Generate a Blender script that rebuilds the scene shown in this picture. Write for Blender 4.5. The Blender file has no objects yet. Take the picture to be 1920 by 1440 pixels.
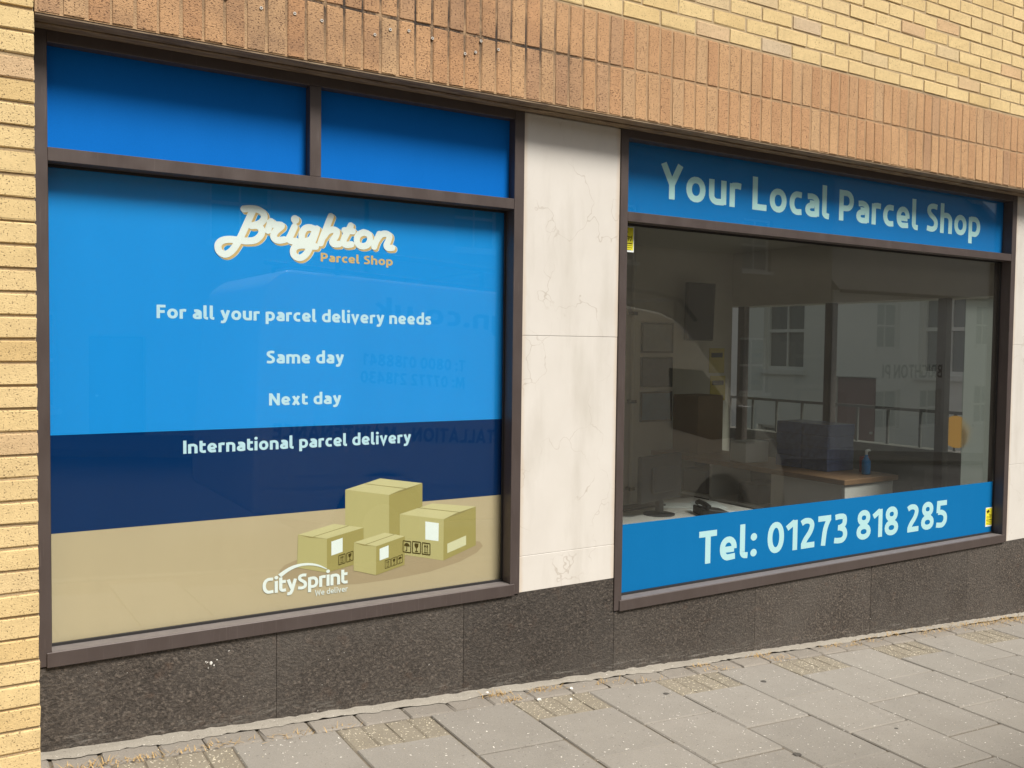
import bpy, bmesh, math, random
import numpy as np
from mathutils import Vector, Matrix

random.seed(7)
S = bpy.context.scene
C = S.collection
rad = math.radians

# ------------------------------------------------------------------ camera
cam_data = bpy.data.cameras.new("camera")
cam = bpy.data.objects.new("camera", cam_data)
C.objects.link(cam)
cam_data.sensor_width = 36.0
cam_data.lens = 36.0 * 1730.2 / 1920.0
cam_data.clip_start = 0.05
cam_data.clip_end = 600.0
cam.matrix_world = Matrix(((0.8493, 0.0114, -0.5278, -0.3559),
                           (-0.5278, 0.0407, -0.8484, -3.3814),
                           (0.0118, 0.9991, 0.0406, 1.3832),
                           (0, 0, 0, 1)))
S.camera = cam

# ------------------------------------------------------------------ sky, sun, exposure
SUN_EL, SUN_AZ = 53.0, 20.0          # azimuth measured from straight in front of the shop, towards the right
world = bpy.data.worlds.new("World")
S.world = world
world.use_nodes = True
wn, wl = world.node_tree.nodes, world.node_tree.links
bg = wn["Background"]
sky = wn.new("ShaderNodeTexSky")
sky.sky_type = 'NISHITA'
sky.sun_disc = False
sky.sun_elevation = rad(SUN_EL)
sky.sun_rotation = rad(180.0 - SUN_AZ)
sky.air_density = 1.0
sky.dust_density = 4.0
hsv = wn.new("ShaderNodeHueSaturation")
hsv.inputs["Saturation"].default_value = 0.30
wl.new(sky.outputs[0], hsv.inputs["Color"])
wl.new(hsv.outputs[0], bg.inputs[0])
bg.inputs[1].default_value = 0.05
sun_data = bpy.data.lights.new("sun", 'SUN')
sun_data.energy = 4.0
sun_data.angle = rad(20)
sun_data.color = (1.0, 0.95, 0.88)
sun = bpy.data.objects.new("sun", sun_data)
C.objects.link(sun)
to_sun = Vector((math.sin(rad(SUN_AZ)) * math.cos(rad(SUN_EL)), -math.cos(rad(SUN_AZ)) * math.cos(rad(SUN_EL)), math.sin(rad(SUN_EL))))
sun.rotation_euler = to_sun.to_track_quat('Z', 'Y').to_euler()
sun.location = (0, -6, 12)
S.view_settings.view_transform = 'Standard'
S.view_settings.look = 'None'
S.view_settings.gamma = 1.0
S.view_settings.exposure = 0.40
S.render.engine = 'CYCLES'
S.cycles.use_denoising = True
S.cycles.max_bounces = 8
S.cycles.diffuse_bounces = 4
S.cycles.glossy_bounces = 4
S.cycles.transparent_max_bounces = 16

# ------------------------------------------------------------------ mesh helpers
class MB:
    def __init__(self):
        self.v, self.f = [], []

    def add(self, vs, fs):
        n = len(self.v)
        self.v += [tuple(q) for q in vs]
        self.f += [tuple(i + n for i in q) for q in fs]
        return self

    def box(self, x0, x1, y0, y1, z0, z1):
        return self.add([(x0, y0, z0), (x1, y0, z0), (x1, y1, z0), (x0, y1, z0), (x0, y0, z1), (x1, y0, z1), (x1, y1, z1), (x0, y1, z1)],
                        [(0, 3, 2, 1), (4, 5, 6, 7), (0, 1, 5, 4), (1, 2, 6, 5), (2, 3, 7, 6), (3, 0, 4, 7)])

    def prism(self, pts, y0, y1):           # outline of (x, z) pushed from y0 to y1
        n = len(pts)
        return self.add([(x, y0, z) for x, z in pts] + [(x, y1, z) for x, z in pts],
                        [tuple(range(n)), tuple(range(2 * n - 1, n - 1, -1))] + [((i + 1) % n, i, n + i, n + (i + 1) % n) for i in range(n)])

    def poly(self, pts, y):
        return self.add([(x, y, z) for x, z in pts], [tuple(range(len(pts)))])

    def tube(self, path, r, n=8, closed=False):
        P = [Vector(q) for q in path]
        rings = []
        for i, q in enumerate(P):
            d = (P[min(i + 1, len(P) - 1)] - P[max(i - 1, 0)]).normalized()
            u = d.orthogonal().normalized() if i == 0 else (u - d * u.dot(d)).normalized()
            w = d.cross(u)
            rr = r[i] if isinstance(r, (list, tuple)) else r
            rings.append([q + (u * math.cos(2 * math.pi * k / n) + w * math.sin(2 * math.pi * k / n)) * rr for k in range(n)])
        vs = [q for R in rings for q in R]
        fs = [(i * n + k, i * n + (k + 1) % n, (i + 1) * n + (k + 1) % n, (i + 1) * n + k) for i in range(len(P) - 1) for k in range(n)]
        fs += [tuple(range(n - 1, -1, -1)), tuple((len(P) - 1) * n + k for k in range(n))]
        return self.add(vs, fs)

    def lathe(self, prof, n=16, cx=0, cy=0):  # (radius, z) outline spun about a vertical axis
        vs = [(cx + r * math.cos(2 * math.pi * k / n), cy + r * math.sin(2 * math.pi * k / n), z) for r, z in prof for k in range(n)]
        fs = [(i * n + k, i * n + (k + 1) % n, (i + 1) * n + (k + 1) % n, (i + 1) * n + k) for i in range(len(prof) - 1) for k in range(n)]
        fs += [tuple(range(n - 1, -1, -1)), tuple((len(prof) - 1) * n + k for k in range(n))]
        return self.add(vs, fs)

    def mesh(self, name, bevel=0.0, seg=1, smooth=False):
        me = bpy.data.meshes.new(name)
        me.from_pydata(self.v, [], self.f)
        if bevel:
            bm = bmesh.new()
            bm.from_mesh(me)
            bmesh.ops.remove_doubles(bm, verts=bm.verts, dist=1e-6)
            bm.normal_update()
            es = [e for e in bm.edges if len(e.link_faces) == 2 and e.calc_face_angle() > 0.5]
            bmesh.ops.bevel(bm, geom=es, offset=bevel, segments=seg, affect='EDGES', profile=0.5, clamp_overlap=True)
            bm.to_mesh(me)
            bm.free()
        if smooth:
            for q in me.polygons:
                q.use_smooth = True
        me.validate()
        return me

    def build(self, name, mat, parent=None, bevel=0.0, seg=1, smooth=False):
        return link(name, self.mesh(name, bevel, seg, smooth), mat, parent)


def link(name, me, mat=None, parent=None):
    o = bpy.data.objects.new(name, me)
    if mat is not None and not me.materials:
        me.materials.append(mat)
    C.objects.link(o)
    o.parent = parent
    return o


def empty(name, loc=(0, 0, 0), rot=(0, 0, 0), parent=None):
    o = bpy.data.objects.new(name, None)
    o.empty_display_size = 0.2
    C.objects.link(o)
    o.location = loc
    o.rotation_euler = rot
    o.parent = parent
    return o


def tag(o, label=None, cat=None, group=None, kind=None):
    if label: o["label"] = label
    if cat: o["category"] = cat
    if group: o["group"] = group
    if kind: o["kind"] = kind
    return o


def B(*a):
    return MB().box(*a)

# ------------------------------------------------------------------ material helpers
class NG:
    def __init__(self, name):
        self.m = bpy.data.materials.new(name)
        self.m.use_nodes = True
        self.t = self.m.node_tree
        self.p = self.t.nodes["Principled BSDF"]
        self.out = self.t.nodes["Material Output"]

    def n(self, kind, inp=None, **props):
        nd = self.t.nodes.new("ShaderNode" + kind)
        for k, v in props.items():
            setattr(nd, k, v)
        for k, v in (inp or {}).items():
            self.set(nd, k, v)
        return nd

    def set(self, nd, k, v):
        s = nd.inputs[k]
        if isinstance(v, bpy.types.NodeSocket):
            self.t.links.new(v, s)
        elif isinstance(v, (tuple, list)) and len(v) == 3 and s.type == 'RGBA':
            s.default_value = (*v, 1)
        else:
            s.default_value = v

    def pos(self, scale=(1, 1, 1), loc=(0, 0, 0)):
        g = self.n("NewGeometry")
        mp = self.n("Mapping", {"Vector": g.outputs["Position"], "Scale": scale, "Location": loc})
        return mp.outputs[0]

    def objpos(self, scale=(1, 1, 1)):
        g = self.n("TexCoord")
        mp = self.n("Mapping", {"Vector": g.outputs["Object"], "Scale": scale})
        return mp.outputs[0]

    def noise(self, vec, scale=5.0, detail=3.0, rough=0.55, dist=0.0):
        return self.n("TexNoise", {"Vector": vec, "Scale": scale, "Detail": detail, "Roughness": rough, "Distortion": dist}).outputs["Fac"]

    def ramp(self, fac, stops, interp='LINEAR'):
        r = self.n("ValToRGB", {"Fac": fac})
        cr = r.color_ramp
        cr.interpolation = interp
        while len(cr.elements) < len(stops):
            cr.elements.new(0.5)
        for e, (q, c) in zip(cr.elements, stops):
            e.position = q
            e.color = (*c, 1) if isinstance(c, (tuple, list)) else (c, c, c, 1)
        return r.outputs[0]

    def mix(self, fac, a, b, mode='MIX'):
        m = self.n("Mix", data_type='RGBA', blend_type=mode)
        for i, v in ((0, fac), (6, a), (7, b)):
            s = m.inputs[i]
            if isinstance(v, bpy.types.NodeSocket): self.t.links.new(v, s)
            elif i == 0: s.default_value = v
            else: s.default_value = (*v, 1) if len(v) == 3 else v
        return m.outputs[2]

    def math(self, op, a, b=0.0, clamp=False):
        m = self.n("Math", operation=op, use_clamp=clamp)
        self.set(m, 0, a); self.set(m, 1, b)
        return m.outputs[0]

    def rnd(self):
        return self.n("ObjectInfo").outputs["Random"]

    def bump(self, h, strength=0.3, dist=0.01):
        b = self.n("Bump", {"Height": h, "Strength": strength, "Distance": dist})
        self.set(self.p, "Normal", b.outputs[0])

    def done(self, color=None, rough=None, **kw):
        if color is not None: self.set(self.p, "Base Color", color)
        if rough is not None: self.set(self.p, "Roughness", rough)
        for k, v in kw.items(): self.set(self.p, k, v)
        return self.m


def plain(name, col, rough=0.5, var=0.12, scale=9.0, **kw):
    g = NG(name)
    f = g.noise(g.pos(), scale, 4)
    a = tuple(c * (1 - var) for c in col)
    b = tuple(min(1, c * (1 + var)) for c in col)
    return g.done(g.mix(f, a, b), rough, **kw)


def mat_brick(name, shades, fleck, sx, sz, thr, bump):
    g = NG(name)
    r = g.rnd()
    base = g.ramp(r, shades)
    big = g.noise(g.pos(), 3.0, 4)
    base = g.mix(0.32, base, g.ramp(big, [(0.3, (0.62, 0.56, 0.5)), (0.65, (1.0, 1.0, 1.0))]), 'MULTIPLY')
    mid = g.noise(g.pos((1, 1, 1), (3, 0, 1)), 38, 4, 0.6)
    base = g.mix(0.30, base, g.ramp(mid, [(0.3, 0.62), (0.65, 1.0)]), 'MULTIPLY')
    fl = g.noise(g.pos((sx, 140, sz)), 1.0, 1.6, 0.5, 0.15)
    fm = g.ramp(fl, [(thr, 0.0), (thr + 0.06, 1.0)])
    col = g.mix(g.math('MULTIPLY', fm, 0.75), base, fleck)
    fine = g.noise(g.pos((1, 1, 1)), 260, 3, 0.6)
    h = g.math('SUBTRACT', g.math('MULTIPLY', fine, 0.45), fm)
    g.bump(h, bump, 0.006)
    return g, col


g, col = mat_brick("yellow brick", [(0.0, (0.72, 0.52, 0.24)), (0.35, (0.80, 0.61, 0.305)), (0.86, (0.78, 0.59, 0.30)), (0.94, (0.70, 0.54, 0.31)), (0.97, (0.70, 0.47, 0.25)), (1.0, (0.64, 0.51, 0.34))],
                   (0.22, 0.14, 0.07), 170, 190, 0.635, 0.8)
M_YB = g.done(col, 0.9)
g, col = mat_brick("orange brick", [(0.0, (0.56, 0.31, 0.155)), (0.3, (0.64, 0.39, 0.20)), (0.6, (0.55, 0.31, 0.155)), (0.85, (0.62, 0.40, 0.215)), (1.0, (0.47, 0.27, 0.15))],
                   (0.12, 0.05, 0.025), 120, 250, 0.60, 1.0)
# grey-brown weather staining, heaviest on the left part of the band, along its middle joint
x = g.n("SeparateXYZ", {"Vector": g.n("NewGeometry").outputs["Position"]})
zone = g.ramp(g.math('MULTIPLY', x.outputs[0], 0.25), [(0.0, 0.75), (0.30, 0.95), (0.46, 0.5), (0.62, 0.0)])
dirt = g.ramp(g.noise(g.pos((1.2, 1, 1.9)), 2.4, 5, 0.62), [(0.42, 0.0), (0.66, 1.0)])
col = g.mix(g.math('MULTIPLY', g.math('MULTIPLY', zone, dirt), 0.62), col, (0.16, 0.095, 0.065))
M_OB = g.done(col, 0.92)


def mat_mortar(name, a, b, soot=False):
    g = NG(name)
    f = g.noise(g.pos(), 22, 5, 0.6)
    col = g.mix(f, a, b)
    d = g.ramp(g.noise(g.pos((1, 1, 1), (5, 2, 1)), 1.8, 5, 0.65), [(0.55, 0.0), (0.72, 1.0)])
    col = g.mix(g.math('MULTIPLY', d, 0.55), col, (0.09, 0.065, 0.045))
    if soot:      # black run-off stain round the middle joint above the left window
        q = g.n("SeparateXYZ", {"Vector": g.n("NewGeometry").outputs["Position"]})
        mx = g.ramp(g.math('MULTIPLY', q.outputs[0], 0.25), [(0.05, 0.6), (0.22, 1.0), (0.46, 1.0), (0.62, 0.2)])
        dz = g.math('ABSOLUTE', g.math('SUBTRACT', q.outputs[2], 2.69))
        mz = g.ramp(dz, [(0.03, 1.0), (0.24, 0.0)])
        ns = g.ramp(g.noise(g.pos((2.5, 1, 1), (1, 0, 4)), 5, 5, 0.7), [(0.34, 0.0), (0.52, 1.0)])
        col = g.mix(g.math('MULTIPLY', g.math('MULTIPLY', mx, mz), ns), col, (0.055, 0.04, 0.03))
    g.bump(g.noise(g.pos(), 190, 3), 0.8, 0.005)
    return g.done(col, 0.95)


M_MORT = mat_mortar("mortar", (0.42, 0.31, 0.18), (0.52, 0.40, 0.24))
M_MORTO = mat_mortar("mortar of the orange band", (0.40, 0.25, 0.135), (0.54, 0.36, 0.20), True)


def mat_frame():
    g = NG("brown anodised aluminium")
    f = g.noise(g.pos((1, 1, 0.4)), 14, 5, 0.6)
    col = g.mix(f, (0.070, 0.053, 0.048), (0.098, 0.077, 0.071))
    s = g.noise(g.pos((240, 240, 7)), 1.0, 2)
    col = g.mix(g.ramp(s, [(0.62, 0.0), (0.75, 0.35)]), col, (0.17, 0.14, 0.13))
    return g.done(col, g.ramp(f, [(0.3, 0.36), (0.7, 0.52)]), Metallic=0.15)


M_FR = mat_frame()
M_SILL_LIT = plain("painted lit sill top", (0.15, 0.132, 0.125), 0.7, 0.22, 22)  # paler frame tone, sky light on the sill top put into the colour
M_BEAD = plain("black rubber gasket", (0.022, 0.02, 0.02), 0.6)


def mat_granite():
    g = NG("rough brown granite")
    v = g.n("TexVoronoi", {"Vector": g.pos(), "Scale": 120.0}).outputs["Color"]
    sv = g.n("SeparateColor", {"Color": v}).outputs[0]
    mp = g.n("Mapping", {"Vector": g.n("NewGeometry").outputs["Position"], "Rotation": (0, rad(32), 0), "Scale": (1.0, 1.0, 1.35)}).outputs[0]
    n1 = g.noise(mp, 72, 6, 0.75)
    col = g.ramp(n1, [(0.33, (0.013, 0.010, 0.008)), (0.46, (0.046, 0.036, 0.028)), (0.56, (0.105, 0.084, 0.066)), (0.68, (0.25, 0.21, 0.17))])
    col = g.mix(0.42, col, g.ramp(sv, [(0.0, (0.025, 0.020, 0.017)), (0.55, (0.065, 0.054, 0.045)), (0.85, (0.13, 0.108, 0.09)), (1.0, (0.24, 0.20, 0.165))]))
    rust = g.ramp(g.noise(g.pos((1, 1, 1), (3, 3, 9)), 14, 4, 0.6), [(0.60, 0.0), (0.75, 0.35)])
    col = g.mix(rust, col, (0.15, 0.075, 0.04))
    big = g.noise(g.pos(), 2.2, 5, 0.6)
    col = g.mix(g.ramp(big, [(0.38, 0.0), (0.68, 0.55)]), col, (0.118, 0.103, 0.088))
    rn = g.rnd()
    col = g.mix(0.6, col, g.ramp(rn, [(0.0, 0.62), (1.0, 1.12)]), 'MULTIPLY')
    fl = g.ramp(g.noise(g.pos((1, 1, 1), (9, 3, 4)), 60, 1, 0.5), [(0.79, 0.0), (0.80, 1.0)])
    col = g.mix(fl, col, (0.6, 0.57, 0.52))
    sx = g.n("SeparateXYZ", {"Vector": g.n("NewGeometry").outputs["Position"]})
    hgt = g.math('ADD', sx.outputs[2], g.math('ADD', g.math('MULTIPLY', sx.outputs[0], 0.0638), 0.0535))
    low = g.ramp(hgt, [(0.012, 0.0), (0.022, 1.0), (0.045, 0.9), (0.075, 0.0)])
    scr = g.ramp(g.noise(g.pos((1, 1, 9), (0, 0, 2)), 7, 6, 0.75), [(0.52, 0.0), (0.66, 1.0)])
    col = g.mix(g.math('MULTIPLY', g.math('MULTIPLY', low, scr), 0.55), col, (0.36, 0.34, 0.30))
    g.bump(g.math('ADD', n1, g.math('MULTIPLY', sv, 0.25)), 1.0, 0.011)
    return g.done(col, 0.72)


M_GR = mat_granite()


def mat_marble():
    g = NG("cream marble")
    P = g.pos((1, 1, 0.55))
    w1 = g.n("Mapping", {"Vector": g.n("NewGeometry").outputs["Position"]}).outputs[0]
    warp = g.n("TexNoise", {"Vector": w1, "Scale": 3.0, "Detail": 4.0, "Roughness": 0.5}).outputs["Color"]
    wv = g.n("VectorMath", {0: warp, 1: (0.55, 0.55, 0.55)}, operation='MULTIPLY').outputs[0]
    pv = g.n("VectorMath", {0: P, 1: wv}, operation='ADD').outputs[0]
    v = g.n("TexVoronoi", {"Vector": pv, "Scale": 3.0}, feature='DISTANCE_TO_EDGE').outputs["Distance"]
    vein = g.ramp(v, [(0.0, 1.0), (0.007, 0.0)])
    msk = g.ramp(g.noise(g.pos((1, 1, 1), (2, 8, 5)), 3.2, 4), [(0.43, 0.0), (0.58, 1.0)])
    cl = g.noise(g.pos((1, 1, 0.8)), 5.0, 6, 0.6)
    col = g.mix(cl, (0.63, 0.595, 0.54), (0.74, 0.71, 0.66))
    col = g.mix(g.math('MULTIPLY', g.math('MULTIPLY', vein, msk), 0.5), col, (0.34, 0.27, 0.20))
    stn = g.ramp(g.noise(g.pos((2.2, 2, 0.45), (6, 1, 2)), 3.0, 6, 0.62), [(0.50, 0.0), (0.72, 0.45)])
    col = g.mix(stn, col, (0.50, 0.465, 0.40))
    v2 = g.ramp(g.noise(g.pos((9, 9, 5), (1, 1, 1)), 3.0, 7, 0.7, 1.4), [(0.735, 0.0), (0.76, 1.0)])
    col = g.mix(g.math('MULTIPLY', v2, 0.35), col, (0.30, 0.25, 0.20))
    # brown tide marks that creep in from the edges of the column (object space: 0 is the middle)
    ox = g.n("SeparateXYZ", {"Vector": g.n("TexCoord").outputs["Generated"]}).outputs[0]
    e = g.math('ABSOLUTE', g.math('SUBTRACT', ox, 0.5))
    e = g.math('ADD', e, g.math('MULTIPLY', g.math('SUBTRACT', g.noise(g.pos(), 11, 5, 0.6), 0.5), 0.05))
    col = g.mix(g.ramp(e, [(0.455, 0.0), (0.485, 0.42)]), col, (0.58, 0.44, 0.30))
    return g.done(col, 0.38)


M_MB = mat_marble()


def mat_slab(name, a, b, chips, chipscale, thr, rnd=0.15):
    g = NG(name)
    n = g.noise(g.pos(), 5.5, 6, 0.62)
    col = g.mix(n, a, b)
    col = g.mix(0.8, col, g.ramp(g.rnd(), [(0.0, 1 - rnd), (1.0, 1.0)]), 'MULTIPLY')
    f = g.noise(g.pos(), 210, 3, 0.6)
    col = g.mix(0.45, col, g.ramp(f, [(0.30, 0.6), (0.62, 1.05)]), 'MULTIPLY')
    st = g.ramp(g.noise(g.pos((1, 1, 1), (4, 1, 0)), 3.4, 6, 0.7), [(0.60, 0.0), (0.74, 0.5)])
    col = g.mix(st, col, tuple(c * 0.55 for c in a))
    dk = g.ramp(g.noise(g.pos((1, 1, 1), (14, 6, 0)), 75, 2, 0.5), [(0.68, 0.0), (0.70, 1.0)])
    col = g.mix(g.math('MULTIPLY', dk, 0.5), col, (0.10, 0.085, 0.07))
    ch = g.ramp(g.noise(g.pos((1, 1, 1), (1, 7, 3)), chipscale, 1.5, 0.5), [(thr, 0.0), (thr + 0.012, 1.0)])
    col = g.mix(g.math('MULTIPLY', ch, 0.8), col, chips)
    g.bump(g.math('ADD', f, g.math('MULTIPLY', n, 0.6)), 0.35, 0.004)
    return g.done(col, 0.92)


M_SLAB = mat_slab("concrete paving", (0.246, 0.225, 0.193), (0.320, 0.296, 0.258), (0.85, 0.81, 0.72), 80, 0.72)
M_AGG = mat_slab("exposed aggregate block", (0.215, 0.185, 0.135), (0.29, 0.255, 0.195), (0.66, 0.60, 0.47), 95, 0.65)
M_EDGE = mat_slab("grey edging block", (0.23, 0.205, 0.17), (0.31, 0.28, 0.24), (0.7, 0.66, 0.58), 95, 0.74)
M_FIL = mat_slab("pale mortar fillet", (0.25, 0.225, 0.185), (0.40, 0.37, 0.315), (0.6, 0.56, 0.49), 95, 0.7, 0.05)
M_SAND = plain("dark joint sand", (0.15, 0.125, 0.09), 0.95, 0.4, 60)
M_ROAD = plain("asphalt", (0.036, 0.035, 0.034), 0.9, 0.3, 120)
M_STEEL = NG("painted steel angle")
_g = M_STEEL
_f = _g.noise(_g.pos((1, 8, 8)), 9, 5, 0.65)
M_STEEL = _g.done(_g.ramp(_f, [(0.32, (0.10, 0.065, 0.04)), (0.5, (0.24, 0.17, 0.105)), (0.68, (0.36, 0.27, 0.17))]), 0.75)


def vinyl(name, col, rough=0.35, mottle=0.06, spec=0.04):
    g = NG(name)
    n = g.noise(g.pos(), 170, 2, 0.5)
    n2 = g.noise(g.pos((1.6, 1, 0.35)), 3.2, 6, 0.65)
    c = g.mix(n, tuple(q * (1 - mottle) for q in col), tuple(q * (1 + mottle) for q in col))
    c = g.mix(g.math('MULTIPLY', g.ramp(n2, [(0.35, 0.0), (0.7, 1.0)]), 0.16), c, tuple(min(1, q * 1.25 + 0.004) for q in col))
    return g.done(c, rough, **{"Specular IOR Level": spec})


V_DEEP = vinyl("deep blue vinyl", (0.002, 0.142, 0.53), 0.55, 0.09, 0.06)
V_LIGHT = vinyl("light blue vinyl", (0.012, 0.28, 0.74), 0.5, 0.03)
V_NAVY = vinyl("navy vinyl", (0.001, 0.027, 0.112), 0.5, 0.05)
V_TAN = vinyl("tan vinyl", (0.50, 0.41, 0.265), 0.5, 0.02)
V_SIGN = vinyl("sign blue vinyl", (0.008, 0.18, 0.50), 0.5, 0.05)
V_TEL = vinyl("telephone band blue vinyl", (0.006, 0.150, 0.385), 0.5, 0.05)
V_WHITE = vinyl("white vinyl", (0.80, 0.86, 0.84), 0.5, 0.01)
V_PALE = vinyl("pale blue white vinyl", (0.52, 0.75, 0.86), 0.5, 0.01)
V_AQUA = vinyl("pale aqua vinyl", (0.50, 0.76, 0.78), 0.5, 0.01)
V_AQUA2 = vinyl("aqua telephone vinyl", (0.40, 0.655, 0.68), 0.5, 0.01)
V_OCHRE = vinyl("ochre vinyl", (0.66, 0.46, 0.20), 0.5, 0.02)
V_CARD = {"face": vinyl("printed card face", (0.48, 0.43, 0.20), 0.5, 0.01), "lid": vinyl("printed card lid", (0.60, 0.55, 0.30), 0.5, 0.01),
          "side": vinyl("printed card side", (0.37, 0.315, 0.115), 0.5, 0.01), "seam": vinyl("printed card seam", (0.30, 0.25, 0.10), 0.5, 0.01),
          "label": V_WHITE, "tape": vinyl("printed card tape", (0.66, 0.64, 0.42), 0.5, 0.01), "floor_shade": vinyl("printed darker tan", (0.41, 0.32, 0.20), 0.5, 0.01)}
V_INK = vinyl("printed dark ink", (0.075, 0.055, 0.015), 0.5, 0.01)
V_YEL = vinyl("yellow sticker vinyl", (0.80, 0.74, 0.05), 0.5, 0.02)


def mat_glass(name, tint, amount=1.0, haze=0.0):
    g = NG(name)
    lw = g.n("LayerWeight", {"Blend": 0.5}).outputs["Facing"]
    f5 = g.math('POWER', lw, 5.0)
    fr = g.math('MULTIPLY', g.math('ADD', g.math('MULTIPLY', f5, 0.95), 0.043), amount, True)
    tr = g.n("BsdfTransparent", {"Color": tint})
    gl = g.n("BsdfGlossy", {"Color": (1, 1, 1), "Roughness": 0.012})
    mx = g.n("MixShader", {0: fr, 1: tr.outputs[0], 2: gl.outputs[0]})
    res = mx.outputs[0]
    if haze:          # pale haze mixed into the pane to lift the dark room, uneven in patches
        sm = g.ramp(g.noise(g.pos((1, 1, 2.2)), 1.7, 6, 0.6), [(0.3, 0.7), (0.7, 1.3)])
        df = g.n("BsdfDiffuse", {"Color": (0.62, 0.58, 0.50)})
        m2 = g.n("MixShader", {0: g.math('MULTIPLY', sm, haze), 1: res, 2: df.outputs[0]})
        res = m2.outputs[0]
    g.t.links.new(res, g.out.inputs["Surface"])
    g.t.nodes.remove(g.p)
    return g.m


M_GLASS = mat_glass("window glass", (0.97, 0.985, 0.975), 0.85)
M_GLASS_HAZE = mat_glass("window glass with painted haze", (0.95, 0.965, 0.955), 2.0, 0.010)  # painted haze lightens the view into the room
M_TGLASS = mat_glass("tinted side glass", (0.86, 0.90, 0.88))

# ------------------------------------------------------------------ lettering: a humanist bold drawn from strokes (cap height 1)
def arc(cx, cy, rx, ry, a0, a1, n=18, e=2.15):
    out = []
    for i in range(n + 1):
        a = rad(a0 + (a1 - a0) * i / n)
        c, s = math.cos(a), math.sin(a)
        out.append((cx + rx * math.copysign(abs(c) ** (2 / e), c), cy + ry * math.copysign(abs(s) ** (2 / e), s)))
    return out


def smooth(pts, n=6):
    if len(pts) < 3: return list(pts)
    P = [pts[0]] + list(pts) + [pts[-1]]
    out = []
    for i in range(1, len(P) - 2):
        a, b, c, d = P[i - 1:i + 3]
        for k in range(n):
            t = k / n
            out.append(tuple(0.5 * (2 * b[j] + (c[j] - a[j]) * t + (2 * a[j] - 5 * b[j] + 4 * c[j] - d[j]) * t * t + (3 * b[j] - a[j] - 3 * c[j] + d[j]) * t ** 3) for j in (0, 1)))
    return out + [tuple(pts[-1])]


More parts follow.
